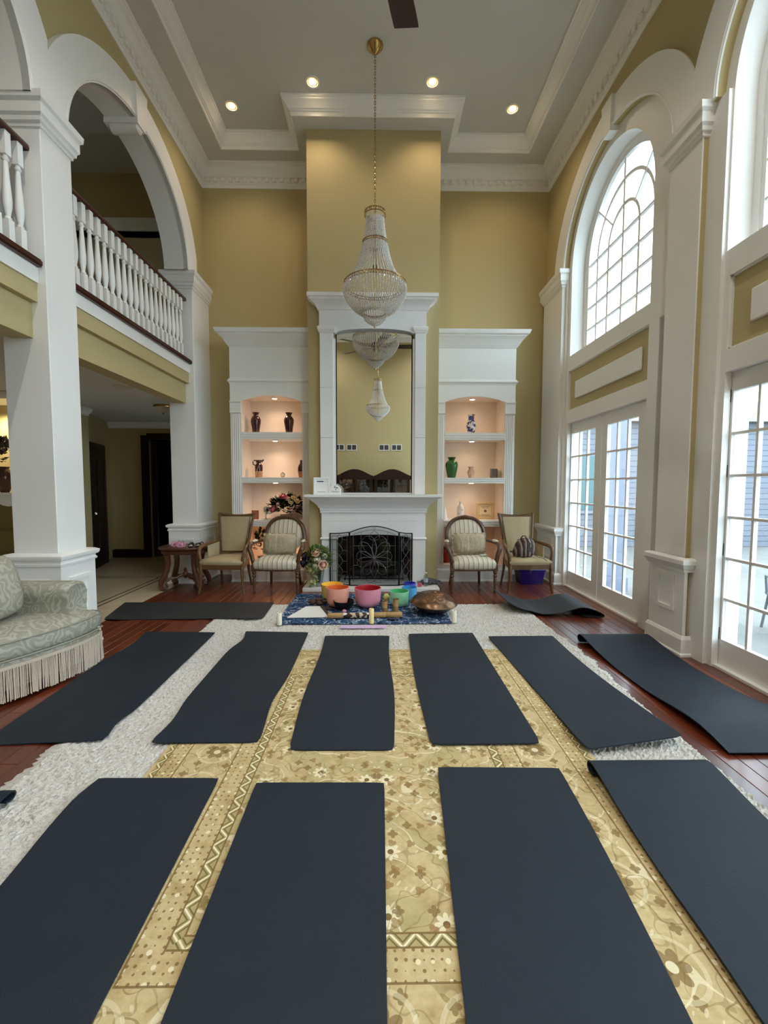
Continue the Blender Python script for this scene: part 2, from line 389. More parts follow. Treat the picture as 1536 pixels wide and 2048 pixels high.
# ---- doors
pane_cache = {}
def door_leaf(n, y0, y1, gy0, gy1, e, hinge=None):
    y0 += e; y1 += e; gy0 += e; gy1 += e; gz0, gz1 = .235, 2.255; x0, x1 = 2.835, 2.88
    m = MB().box(x0,x1,y0+.003,gy0,.015,2.405).box(x0,x1,gy1,y1-.003,.015,2.405).box(x0,x1,gy0,gy1,.015,gz0).box(x0,x1,gy0,gy1,gz1,2.405)
    o = build('door_%d' % n, m, WHITE, **S)
    nw, nh = 3, 6; w = (gy1-gy0)/nw; h = (gz1-gz0)/nh
    for i in range(1, nw): build('muntin', MB().box(x0+.006,x1-.006,gy0+i*w-.011,gy0+i*w+.011,gz0,gz1), WHITE, o)
    for j in range(1, nh): build('muntin', MB().box(x0+.004,x1-.004,gy0,gy1,gz0+j*h-.011,gz0+j*h+.011), WHITE, o)
    for i in range(nw):
        for j in range(nh): build('pane', MB().box(2.855,2.859,gy0+i*w,gy0+(i+1)*w,gz0+j*h,gz0+(j+1)*h), GLASS, o)
    if hinge is not None:
        for z in (.28, .98, 1.62, 2.22): build('hinge', MB().lathe([(.009,-.05),(.009,.05)], 8, (2.828, hinge+e, z)).box(2.826,2.836,hinge+e-.03,hinge+e+.005,z-.05,z+.05), HINGE, o)
    return o
n = 1
for kbay in range(2):
    e = -2.9*kbay
    door_leaf(n, 5.525, 6.445, 5.68, 6.38, e, 6.43 if kbay else None); door_leaf(n+1, 4.605, 5.52, 4.74, 5.385, e); n += 2
    build('trim_threshold_%d' % (kbay+1), MB().box(2.79, 3.03, 4.6+e, 6.45+e, -.01, .02), WHITE, **S)
# ---- arched windows
def arched_window(n, e):
    yc, zs = wC+e, wS; x0, x1 = 2.965, 3.01
    o = build('window_%d' % n, MB().box(2.955, 3.02, yc-wA, yc+wA, zs, zs+.05), WHITE, **S)
    def arch_path(a, b, zb): return [(2.988,yc-a,zb),(2.988,yc-a,wZ)] + [(2.988,yc-a*cos(t),wZ+b*sin(t)) for t in frange(0,pi,36)[1:-1]] + [(2.988,yc+a,wZ),(2.988,yc+a,zb)]
    def band(pts, w, dx, nm):
        R = []
        for i, p in enumerate(pts):
            a = Vector(pts[max(i-1,0)]); b = Vector(pts[min(i+1,len(pts)-1)]); t = (b-a).normalized(); q = Vector((0,-t.z,t.y))
            c = Vector(p); R.append([tuple(c+Vector((-dx,0,0))+q*w), tuple(c+Vector((dx,0,0))+q*w), tuple(c+Vector((dx,0,0))-q*w), tuple(c+Vector((-dx,0,0))-q*w)])
        build(nm, MB().loft(R, True, True), WHITE, o)
    band(arch_path(wA-.03, wB-.03, zs), .03, .032, 'frame'); band(arch_path(wA-.08, wB-.08, zs+.03), .02, .022, 'sash')
    A2, A1 = wA*.66, wA*.36
    band(arch_path(A2, wB*.66, zs), .018, .009, 'muntin'); band(arch_path(A1, wB*.36, zs), .018, .009, 'muntin')
    bars = [((2.988,yc,zs),(2.988,yc,wZ+wB-.06))]
    for z in (3.70, 3.99, 4.28, 4.57): bars.append(((2.988,yc-wA+.05,z),(2.988,yc+wA-.05,z)))
    for s in (-1, 1): bars.append(((2.988,yc+s*A1*.72,wZ+wB*.36*.70),(2.988,yc+s*(wA-.05)*.72,wZ+(wB-.05)*.70)))
    for a, b in bars: build('muntin', MB().bar(a, b, .034, .02), WHITE, o)
    pts = [(yc-wA*.98,zs+.01)] + [(yc-wA*.98*cos(t), wZ+wB*.98*sin(t)) for t in frange(0,pi,30)] + [(yc+wA*.98,zs+.01)]
    g = MB(); nn = len(pts); g.add([(2.993,a,b) for a,b in pts]+[(2.996,a,b) for a,b in pts], [tuple(range(nn)), tuple(range(2*nn-1,nn-1,-1))])
    build('glass', g, GLASS, o)
for kbay in range(2): arched_window(kbay+1, -2.84*kbay)
d = -5.68; w3 = build('window_3', MB().box(2.93,2.98,aC+d-aA,aC+d-aA+.06,0,aZ).box(2.93,2.98,aC+d+aA-.06,aC+d+aA,0,aZ).box(2.93,2.98,aC+d-aA,aC+d+aA,0,.08), WHITE, **S)  # added out-of-view window that lets extra sky light into the room
for i in range(1, 4): build('mullion', MB().box(2.935,2.975,aC+d-aA+i*aA/2-.025,aC+d-aA+i*aA/2+.025,.08,5.45), WHITE, w3)
for z in (1.2,2.4,3.5,4.6): build('mullion', MB().box(2.937,2.973,aC+d-aA+.06,aC+d+aA-.06,z-.02,z+.02), WHITE, w3)
pts = [(aC+d-aA,.05)]+[(aC+d-aA*cos(t), aZ+aB*sin(t)) for t in frange(0,pi,24)]+[(aC+d+aA,.05)]
build('glass', MB().add([(2.955,a,b) for a,b in pts], [tuple(range(len(pts)))]), GLASS, w3)

# ---- left arcade: wall above the arches, columns
lC, lA, lZ, lB, loA, loB = 5.29, 1.22, 4.60, 1.05, 1.55, 1.38
LW = MB()
for kbay in range(3):
    d = -2.84*kbay
    y0, y1 = (lC-1.42+d, 7.25) if kbay == 0 else (lC-1.42+d, lC+1.42+d)
    if kbay == 2: y0 = YR
    arc = [lC+d-lA*cos(pi*i/40) for i in range(41)]
    LW.strips(-3.06, -2.80, arc, lambda y: ell(y, lC+d, lA, lZ, lB), lambda y: 6.7)
    LW.box(-3.06, -2.80, y0, lC-lA+d, 4.615, 6.7).box(-3.06, -2.80, lC+lA+d, y1, 4.615, 6.7)
    lo = lambda y: ell(y, lC+d, lA-.012, lZ, lB-.012); hi = lambda y: ell(y, lC+.02+d, loA, lZ-.02, loB)
    yhi = lC+loA-.02 if kbay == 0 else lC+1.42+d
    yy = sorted(set([lC+d-(lA-.012)*cos(pi*i/40) for i in range(41)] + frange(lC-1.42+d, lC-lA+d, 10) + frange(lC+lA+d, yhi, 10)))
    av = build('trim_arch_left_%d' % (kbay+1), MB().strips(-2.80, -2.74, yy, lo, lambda y: max(hi(y), lo(y)+.001)), WHITE, **S)
    R = [[(x, lC+d-(lA-.012+q)*cos(t), lZ+(lB-.012+q)*sin(t)) for x, q in ((-2.742,0),(-3.08,0),(-3.08,.014),(-2.742,.014))] for t in frange(0, pi, 40)]
    build('intrados', MB().loft(R, True, True), WHITE, av, smooth=True, auto=30)
    build('bead', MB().tube([(-2.738, lC+d-(lA+.012)*cos(t), lZ+(lB+.012)*sin(t)) for t in frange(0,pi,40)], .011, 6), WHITE, av, smooth=True)
    z0, z1 = lZ+lB-.07, lZ+loB+.01; y = lC+d
    build('keystone', MB().loft([[(-3.1,y-.085,z0),(-2.715,y-.085,z0),(-2.715,y+.085,z0),(-3.1,y+.085,z0)],[(-3.06,y-.125,z1),(-2.705,y-.125,z1),(-2.705,y+.125,z1),(-3.06,y+.125,z1)]], True, True), WHITE, av)
    build('keystone_boss', MB().lathe([(.05,-.17),(.07,-.15),(.07,.15),(.05,.17)], 12).xf(Matrix.Translation((-2.9,y,z0+.01)) @ Matrix.Rotation(pi/2,4,'Y')), WHITE, av, smooth=True)
build('wall_left', LW, YEL, **S)
def column(n, y0, y1, half=False):
    x0, x1 = -3.12, -2.74; ye = 7.26 if half else y1
    o = build('trim_column_%d' % n, MB().rbox(x0, x1, y0, ye, .84, 4.50, .006), WHITE, **S)
    p = .045
    pl = MB().box(x0-p, x1+p, y0-p, ye+(0 if half else p), 0, .84)
    for (a, b) in ((x0+.05, x1-.05),):
        for (q,r,s2,t) in ((a,b,.34,.375),(a,b,.655,.69),(a,a+.035,.375,.655),(b-.035,b,.375,.655)): pl.box(q, r, y0-p-.012, y0-p, s2, t)
    pil_frame(pl, x1+p, y0+.05, y1-.05, .34, .69, .035, .012)
    build('plinth', pl, WHITE, o)
    cw = [(x0,y0),(x0,ye),(x1,ye),(x1,y0)]
    cl = [(x0-p,y0-p),(x0-p,ye+p),(x1+p,ye+p),(x1+p,y0-p)]
    build('base_moulding', MB().sweep(cl, [(0,0),(.03,0),(.03,.02),(.018,.032),(.018,.15),(.006,.175),(0,.18)], closed=True), WHITE, o)
    build('rail_moulding', MB().sweep(cl, [(0,.80),(.012,.803),(.014,.82),(.004,.83),(.004,.845),(.022,.855),(.03,.875),(.03,.89),(.0,.905),(-.04,.912)], closed=True), WHITE, o, smooth=True, auto=30)
    build('capital', MB().sweep(cw, [(0,4.38),(.012,4.385),(.014,4.41),(.03,4.42),(.034,4.45),(.05,4.47),(.05,4.55),(.07,4.57),(.075,4.62),(0,4.62)], closed=True), WHITE, o)
column(1, 6.63, 7.25, True); column(2, 3.74, 4.10); column(3, .90, 1.26)

# ---- balcony: beam, fascia and floor of the gallery
for kbay in range(3):
    d = -2.84*kbay; y0, y1 = 4.10+d, (6.63 if kbay == 0 else 6.58+d)
    if kbay == 2: y0 = YR
    b = build('wall_balcony_%d' % (kbay+1), MB().box(-3.06, -2.87, y0, y1, 2.716, 3.28), YEL, **S)
    build('upper_band', MB().box(-2.87, -2.82, y0, y1, 3.005, 3.157), YEL, b)
    build('fascia', MB().box(-3.06, -2.805, y0, y1, 3.157, 3.285), WHITE, b)
def baluster_mesh():
    m = MB(); m.box(-.027,.027,-.027,.027,0,.20).box(-.027,.027,-.027,.027,.68,.86)
    m.lathe([(.018,.20),(.026,.205),(.026,.215),(.018,.225),(.022,.25),(.031,.30),(.033,.35),(.029,.42),(.021,.55),(.017,.62),(.016,.635),(.024,.645),(.026,.655),(.018,.665),(.018,.68)], 10)
    return m
bal0 = build('baluster', baluster_mesh(), WHITE, smooth=True); bal_me = bal0.data; bpy.data.objects.remove(bal0)
for kbay in range(2):
    d = -2.84*kbay; y0, y1 = 4.10+d, (6.63 if kbay == 0 else 6.58+d)
    rl = empty('balcony_railing', (-2.87, (y0+y1)/2, 3.345), label=('white turned-baluster railing with dark handrail in the far arch' if kbay == 0 else 'white turned-baluster railing at the photo edge beyond the near column'), cat='railing', group='balcony railings')
    yl, yh = y0-(y0+y1)/2, y1-(y0+y1)/2
    hp = [(-.035,0),(.035,0),(.04,.02),(.035,.045),(.02,.06),(-.02,.06),(-.035,.045),(-.04,.02)]
    build('handrail', MB().loft([[(x, y, .855+z) for x, z in hp] for y in (yl, yh)], True, True), DARKRED, rl)
    build('bottom_rail', MB().box(-.08, .095, yl, yh, -.06, 0).box(-.08, .105, yl, yh, -.045, -.015), DARKRED, rl)
    nb = 21
    for i in range(nb):
        y = 4.17+d+.1165*i-(y0+y1)/2
        if y < yh-.03: share('baluster', bal_me, rl, loc=(0, y, 0))

# ---- ground-floor hall behind the arcade and the gallery above it
DIMW = YEL
build('ceiling_hall', MB().box(-8, -2.9, YR, 9.2, 2.76, 3.2), CEIL, **S)
build('wall_hall_back', MB().box(-8, -4.72, 9.0, 9.2, 0, 2.8).box(-4.72, -3.7, 9.0, 9.2, 2.45, 2.8).box(-3.7, -2.8, 9.0, 9.2, 0, 2.8), YEL, **S)
hb = MB(); a, b = Vector((-4.95,7.35,0)), Vector((-5.48,9.0,0)); t = (b-a).normalized(); q = Vector((-t.y, t.x, 0))*.1
hb.loft([[tuple(c), tuple(c-q*-1)] and [tuple(c), tuple(c+q), tuple(c+q+Vector((0,0,2.8))), tuple(c+Vector((0,0,2.8)))] for c in (a, b)], True, True)
hb.box(-8, -4.85, 7.25, 7.42, 0, 2.8)
build('wall_hall_angle', hb, YEL, **S)
build('wall_hall_right', MB().box(-2.9, -2.75, 7.45, 9.2, 0, 2.8), YEL, **S)
build('wall_hall_left', MB().box(-8.2, -8, YR, 9.2, 0, 6.7), YEL, **S)
build('trim_hall_crown', MB().sweep([(-3.0,9.0),(-5.48,9.0)], [(0,2.64),(.015,2.645),(.02,2.67),(.06,2.70),(.08,2.74),(.08,2.76),(0,2.76)]).sweep([(-4.85,7.42),(-4.85,7.25),(-8,7.25)], [(0,2.64),(.015,2.645),(.02,2.67),(.06,2.70),(.08,2.74),(.08,2.76),(0,2.76)]), WHITE, **S)
build('baseboard_hall', MB().sweep([(-4.9,9.0),(-5.45,9.0)], bbp(.17)).box(-5.5,-4.72,8.97,9.0,0,.16), BLACKWOOD, **S)
def dpanel(mb, x0, x1, z0, z1, y):
    mb.rbox(x0, x1, y-.012, y, z0, z1, .01)
# dark door on the angled wall (local x along the wall)
ang = math.atan2(t.y, t.x)
dd = build('door_7', MB().box(.16, 1.02, -.05, 0, 0, 2.12), BLACKWOOD, **S); dd.location = (a.x, a.y, 0); dd.rotation_euler = (0,0,ang+0)
dd.location = (a.x+(-q.x)*.05, a.y-q.y*.05, 0)
fr = MB().box(.04,.16,-.07,0,0,2.24).box(1.02,1.14,-.07,0,0,2.24).box(.16,1.02,-.07,0,2.12,2.24)
build('door_casing', fr, BLACKWOOD, dd)
dp = MB()
for z0, z1 in ((.2,.9),(1.0,1.95)):
    for x0, x1 in ((.26,.56),(.62,.92)): dp.rbox(x0, x1, -.065, -.05, z0, z1, .01)
build('door_panel', dp, BLACKWOOD, dd)
KNOB = plain('nickel', (210,210,205), .2, 1.0)
build('knob', MB().ball((.24,-.11,1.0), .03).lathe([(.012,0),(.012,.06)], 8, (0,0,0)).xf(Matrix.Identity(4)), KNOB, dd)
# doorway casing and red room beyond
o = build('door_8', MB().box(-4.82,-4.70,8.96,9.05,0,2.5).box(-4.70,-3.7,8.96,9.05,2.42,2.54), BLACKWOOD, **S)
REDROOM = plain('red_room_paint', (96,22,20), .7)
build('wall_red_room', MB().box(-5.2,-3.2,10.4,10.5,0,2.8).box(-5.2,-5.1,9.2,10.4,0,2.8).box(-5.2,-3.2,9.2,10.5,2.8,2.9).box(-3.3,-3.2,9.2,10.4,0,2.8).box(-5.2,-3.2,9.2,10.5,-.1,0), REDROOM, **S)
build('door_9', MB().rbox(-4.68,-4.58,9.1,9.9,0,2.4,.01), BLACKWOOD, **S)
# gallery upstairs
build('wall_gallery_end', MB().box(-8, -3.06, 7.3, 7.45, 5.54, 6.7).box(-8,-3.06,9.3,9.4,3.2,5.54).box(-8,-3.06,7.3,9.3,5.54,5.6), YEL, **S)
build('trim_gallery_header', MB().box(-8, -3.06, 7.26, 7.32, 5.56, 5.75), WHITE, **S)
build('wall_gallery_side', MB().box(-3.12,-3.06,7.25,9.4,3.2,5.6), YEL, **S)
build('ceiling_gallery', MB().box(-8.2, -3.0, YR, 7.5, 6.45, 6.8), CEIL, **S)
build('wall_rear_gallery', MB().box(-8.2,-3.1,YR-.2,YR,0,6.8), YEL, **S)
# ================================================================== FIREPLACE, MIRROR, CABINETS
fp = empty('fireplace_surround', (-.053, 6.36, 0), label='white cast-stone fireplace surround with moulded mantel shelf', cat='fireplace')
def P(name, mb, mat, parent, dx=.053, dy=-6.36, dz=0, **kw):
    mb.xf(Matrix.Translation((dx,dy,dz))); return build(name, mb, mat, parent, **kw)
FY = 6.36
for (x0, x1) in ((-.828,-.62),(.508,.70)): P('leg', MB().rbox(x0, x1, FY, BY-.002, .05, .70, .004), STONE, fp)
# frieze of separate stone blocks
xs = [-.828, -.314, .176, .70]
for i in range(3):
    for z0, z1 in ((.725,.972),(.974,1.10)):
        lo = z0
        m = MB()
        if z0 < .9 :
            # lower course has a gently arched underside over the firebox
            m.add([], [])
            yy = frange(xs[i]+.001, xs[i+1]-.001, 10)
            R = []
            for x in yy:
                zz = .725 if (x < -.62 or x > .508) else .70 + .075*math.sqrt(max(0, 1-((x+.056)/.57)**2))
                R.append([(x,FY,zz),(x,BY-.002,zz),(x,BY-.002,z1),(x,FY,z1)])
            m.loft(R, True, True)
        else: m.box(xs[i]+.001, xs[i+1]-.001, FY, BY-.002, z0, z1)
        P('frieze_block', m, STONE, fp)
for (x0, x1) in ((-.828,-.61),(.498,.70)):
    P('impost', MB().sweep([(x1,BY-.01),(x1,FY),(x0,FY),(x0,BY-.01)][::-1] if False else [(x0,BY-.01),(x0,FY),(x1,FY),(x1,BY-.01)][::-1], [(0,.695),(.015,.70),(.022,.712),(.015,.725),(0,.73)]), STONE, fp)
mp = [(0,1.09),(.012,1.092),(.018,1.105),(.012,1.12),(.02,1.13),(.024,1.165),(.04,1.172),(.05,1.20),(.085,1.24),(.13,1.275),(.15,1.30),(.19,1.315),(.205,1.325),(.215,1.33),(.215,1.362),(0,1.362)]
px3 = [-.828, -.394, .256, .70]
full = MB().sweep([(.70,BY-.005),(.70,FY),(-.828,FY),(-.828,BY-.005)], mp)
P('mantel_shelf', full, STONE, fp, smooth=True, auto=25)
JOINT = plain('stone_joint', (176,176,174), .8)
for x in (-.394, .256): P('shelf_joint', MB().box(x-.0015, x+.0015, FY-.2165, FY-.1, 1.331, 1.3625), JOINT, fp)
FIREB = plain('sooty_firebrick', (44,42,40), .9, c2=(28,27,26), nscale=20)
fbx = MB().box(fb0+.0,fb1,6.985,6.999,.0,fbz).box(fb0+.001,fb0+.02,BY,6.99,0,fbz).box(fb1-.02,fb1-.001,BY,6.99,0,fbz).box(fb0,fb1,BY,6.99,fbz-.02,fbz-.001)
P('firebox', fbx, FIREB, fp)
for i in range(6):
    for j in range(4):
        P('firebrick', MB().box(fb0+.03+i*.172, fb0+.196+i*.172, 6.975, 6.986, .03+j*.165, .19+j*.165), FIREB, fp)
P('firebox_floor', MB().box(fb0,fb1,FY+.0,6.985,.02,.052), STONE, fp)
LOG = plain('charred_log', (58,52,46), .9, c2=(30,27,25), nscale=14, bump=.5, bscale=20)
for i, (x, y, z, a, L) in enumerate(((-.05,6.62,.16,.03,.7),(-.1,6.80,.16,-.03,.75),(0,6.71,.262,.05,.6))):
    m = MB().tube([(-L/2,0,0),(-L/4,.01,.012),(L/4,-.008,0),(L/2,0,.006)], [.05,.058,.055,.048], 9)
    m.xf(Matrix.Translation((x,y,z)) @ Matrix.Rotation(a,4,'Z')); build('log', m, LOG, None, smooth=True, label=['charred fire log lying at the front of the grate','charred fire log at the back of the firebox','charred fire log stacked on top of the others','short charred log end near the fire screen'][i], cat='log', group='fire logs')
gr = MB()
for i in range(9): gr.bar((-.5+i*.11,6.52,.09),(-.5+i*.11,6.9,.09),.012)
gr.bar((-.52,6.54,.08),(.4,6.54,.08),.014).bar((-.52,6.88,.08),(.4,6.88,.08),.014)
for x in (-.5,.38):
    for y in (6.54,6.88): gr.bar((x,y,.052),(x,y,.09),.014)
build('fire_grate', gr, METAL_DK, None, label='black iron grate under the logs in the firebox', cat='grate')
hs = MB().rbox(-1.06, .87, 6.03, BY-.001, 0, .05, .006)
build('hearth_slab', hs, STONE, None, label='white stone hearth slab in front of the fireplace', cat='hearth')

om = empty('overmantel_mirror', (-.06, 6.36, 1.362), label='tall arched wall mirror in a white stone frame above the mantel', cat='mirror')
def Q(name, mb, mat, **kw): mb.xf(Matrix.Translation((.06,-6.36,-1.362))); return build(name, mb, mat, om, **kw)
for (x0, x1) in ((-.838,-.645),(.53,.685)):
    for z0, z1 in ((1.364,2.185),(2.189,2.90),(2.904,3.70)): Q('leg_block', MB().rbox(x0, x1, FY+.01, BY-.003, z0, z1, .004), STONE)
    xi = x1 if x0 < 0 else x0; s = 1 if x0 < 0 else -1
    Q('inner_bead', MB().box(min(xi,xi+s*.03), max(xi,xi+s*.03), FY+.03, BY-.003, 1.364, 3.60), STONE)
    Q('leg_capital', MB().sweep([(x0,BY-.01),(x0,FY+.01),(x1,FY+.01),(x1,BY-.01)][::-1], [(0,3.67),(.012,3.68),(.02,3.70),(.03,3.715),(.034,3.745),(.02,3.765),(0,3.77)]), STONE)
# head with shallow arched underside
R = []
for x in frange(-.845, .695, 40):
    zz = 3.70 if (x < -.62 or x > .505) else 3.66 + .075*(1-((x+.058)/.563)**2)**.5 if abs((x+.058)/.563) < 1 else 3.66
    R.append([(x,FY+.005,zz),(x,BY-.003,zz),(x,BY-.003,4.02),(x,FY+.005,4.02)])
Q('head', MB().loft(R, True, True), STONE)
Q('crown', MB().sweep([(.70,BY-.005),(.70,FY+.005),(-.85,FY+.005),(-.85,BY-.005)], [(0,3.985),(.015,3.99),(.022,4.005),(.03,4.03),(.05,4.06),(.09,4.085),(.115,4.10),(.12,4.125),(.145,4.13),(.145,4.178),(0,4.178)]), STONE, smooth=True, auto=25)
mir = MB(); pts = [(-.60,1.39)] + [(x, 3.66+.075*math.sqrt(max(0,1-((x+.058)/.55)**2))) for x in frange(-.60, .485, 24)] + [(.485,1.39)]
mir.add([(x,6.436,z) for x,z in pts], [tuple(range(len(pts)))])
Q('mirror_glass', mir, MIRROR)
Q('mirror_backing', MB().box(-.615,.50,6.438,6.446,1.364,3.72), METAL_DK)
Q('mirror_sill', MB().box(-.61,.495,6.41,6.446,1.364,1.388), STONE)

# ---- built-in cabinets on both sides of the breast
CF = 6.70
def cabinet(side, X0, X1, n0, n1):
    lab = {'L': 'white built-in display cabinet with fluted stiles beside the dark vases', 'R': 'white built-in display cabinet holding the green vase'}[side]
    c = empty('display_cabinet', ((X0+X1)/2, CF, 0), label=lab, cat='cabinet', group='built-in cabinets')
    ox, oy = -(X0+X1)/2, -CF
    def C(name, mb, mat=WHITE, parent=None, **kw): mb.xf(Matrix.Translation((ox,oy,0))); return build(name, mb, mat, parent or c, **kw)
    C('base', MB().box(X0,X1,CF,7.249,0,.235))
    C('base_moulding', MB().sweep([(X1,CF),(X0,CF)] if side == 'R' else [(X1,CF),(X0,CF),(X0,7.24)], bbp(.2)))
    C('back_panel', MB().box(n0-.03,n1+.03,7.22,7.249,.235,2.95), PEACH)
    for x0, x1 in ((n0-.03,n0),(n1,n1+.03)): C('inner_side', MB().box(x0,x1,CF+.021,7.22,.235,2.86), PEACH)
    C('bottom_deck', MB().box(n0,n1,CF+.0,7.22,.235,.262), PEACH)
    ce = MB(); ce.box(n0-.03, n1+.03, CF+.02, 7.22, 2.86, 2.9); C('top_lining', ce, PEACH)
    # outer body behind the face frame
    C('outer_side', MB().box(X0, n0-.03, CF+.03, 7.249, .235, 3.595) if side == 'L' else MB().box(n1+.03, X1, CF+.03, 7.249, .235, 3.595))
    for x0, x1 in ((X0,n0),(n1,X1)):
        st = C('stile', MB().box(x0,x1,CF,CF+.03,.235,2.60))
        w = x1-x0; nf = 4
        for i in range(nf):
            xc = x0+.02+(w-.04)*(i+.5)/nf; C('flute', MB().rbox(xc-.009, xc+.009, CF-.008, CF+.001, .97, 2.57, .004), WHITE)
        C('stile_capital', MB().box(x0-.004,x1+.004,CF-.012,CF+.03,2.60,2.76).sweep([(x1+.004,CF-.012),(x0-.004,CF-.012)], [(0,2.585),(.012,2.588),(.014,2.60),(0,2.605)]).sweep([(x1+.004,CF-.012),(x0-.004,CF-.012)], [(0,2.735),(.008,2.74),(.016,2.755),(.016,2.768),(0,2.77)]))
    # arched frieze board
    R = []
    xm, hw = (n0+n1)/2, (n1-n0)/2
    for x in sorted(set(frange(X0,n0,2)+frange(n0,n1,24)+frange(n1,X1,2))):
        u = abs(x-xm)/hw; z = 2.765 + (.088*(1-u*u) if u < 1 else 0)
        R.append([(x,CF-.006,z),(x,CF+.03,z),(x,CF+.03,3.04),(x,CF-.006,3.04)])
    C('arched_frieze', MB().loft(R, True, True))
    path = [(X1,CF),(X0,CF),(X0,7.24)] if side == 'L' else [(X1,7.24),(X1,CF),(X0,CF)]
    C('belt_moulding', MB().sweep(path, [(0,3.02),(.01,3.025),(.014,3.045),(.03,3.055),(.034,3.07),(.018,3.08),(.014,3.10),(0,3.105)]))
    C('upper_panel', MB().box(X0,X1,CF,CF+.03,3.04,3.60))
    C('crown', MB().sweep(path, [(0,3.57),(.012,3.575),(.018,3.59),(.03,3.60),(.036,3.615),(.05,3.63),(.07,3.67),(.10,3.705),(.118,3.72),(.122,3.735),(.15,3.745),(.165,3.775),(.17,3.80),(0,3.80)]), smooth=True, auto=25)
    C('crown_top', MB().box(X0,X1,CF,7.249,3.78,3.80))
    for z0, z1 in ((2.195,2.30),(1.53,1.615),(.86,.955)):
        m = MB().box(n0,n1,CF+.004,7.22,z0+.012,z1)
        m.sweep([(n1,CF+.004),(n0,CF+.004)], [(0,z0),(.004,z0),(.004,z0+.025),(.010,z0+.03),(.010,z0+.06),(.016,z0+.066),(.016,z1),(0,z1)])
        C('shelf', m)
    for z in (2.858, 2.19+.012, 1.53+.012):
        pk = C('puck_light', MB().lathe([(.045,-.012),(.045,0)], 16, (xm, CF+.22, z)), WHITE, smooth=True)
        C('bulb', MB().lathe([(.034,-.016),(.034,-.011)], 16, (xm, CF+.22, z)), BULB, pk)
        light('puck_lamp', 'SPOT', (xm+ox, .22, z-.02), 6.0 if side == 'L' else 2.6, (1,.72,.52), .035, (0,0,0), c, 2.6, .9)
    light('puck_lamp', 'SPOT', (xm+ox, .22, .85), 7 if side == 'L' else 1.2, (1,.62,.36), .035, (0,0,0), c, 2.6, .9)
    return c
cabinet('L', -2.24, BX0-.001, -2.08, -1.16)
cabinet('R', BX1+.001, 2.095, 1.02, 1.947)

# ================================================================== CHANDELIERS
k = NT('cut_crystal', .12, spec=.8); k.col(k.ramp(k.n('ShaderNodeTexWhiteNoise', Vector=k.scale(k.obj(), (1,1,1))).outputs[0] if False else k.noise(k.obj(), 170.0, 1), [(.34, lin((160,148,132))), (.48, lin((240,236,228))), (.62, lin((255,253,250)))]))  # light and dark tone noise paints sparkle into the bead colour
t = k.t; tr = k.n('ShaderNodeBsdfTransparent'); gl = k.n('ShaderNodeBsdfGlossy', Roughness=.08); gl.inputs[0].default_value = (1,.98,.95,1)
m1 = k.n('ShaderNodeMixShader'); m1.inputs[0].default_value = .35; t.links.new(k.b.outputs[0], m1.inputs[1]); t.links.new(gl.outputs[0], m1.inputs[2])
m2 = k.n('ShaderNodeMixShader'); m2.inputs[0].default_value = .10; t.links.new(m1.outputs[0], m2.inputs[1]); t.links.new(tr.outputs[0], m2.inputs[2])
t.links.new(m2.outputs[0], t.nodes['Material Output'].inputs[0]); CRYS = k.m
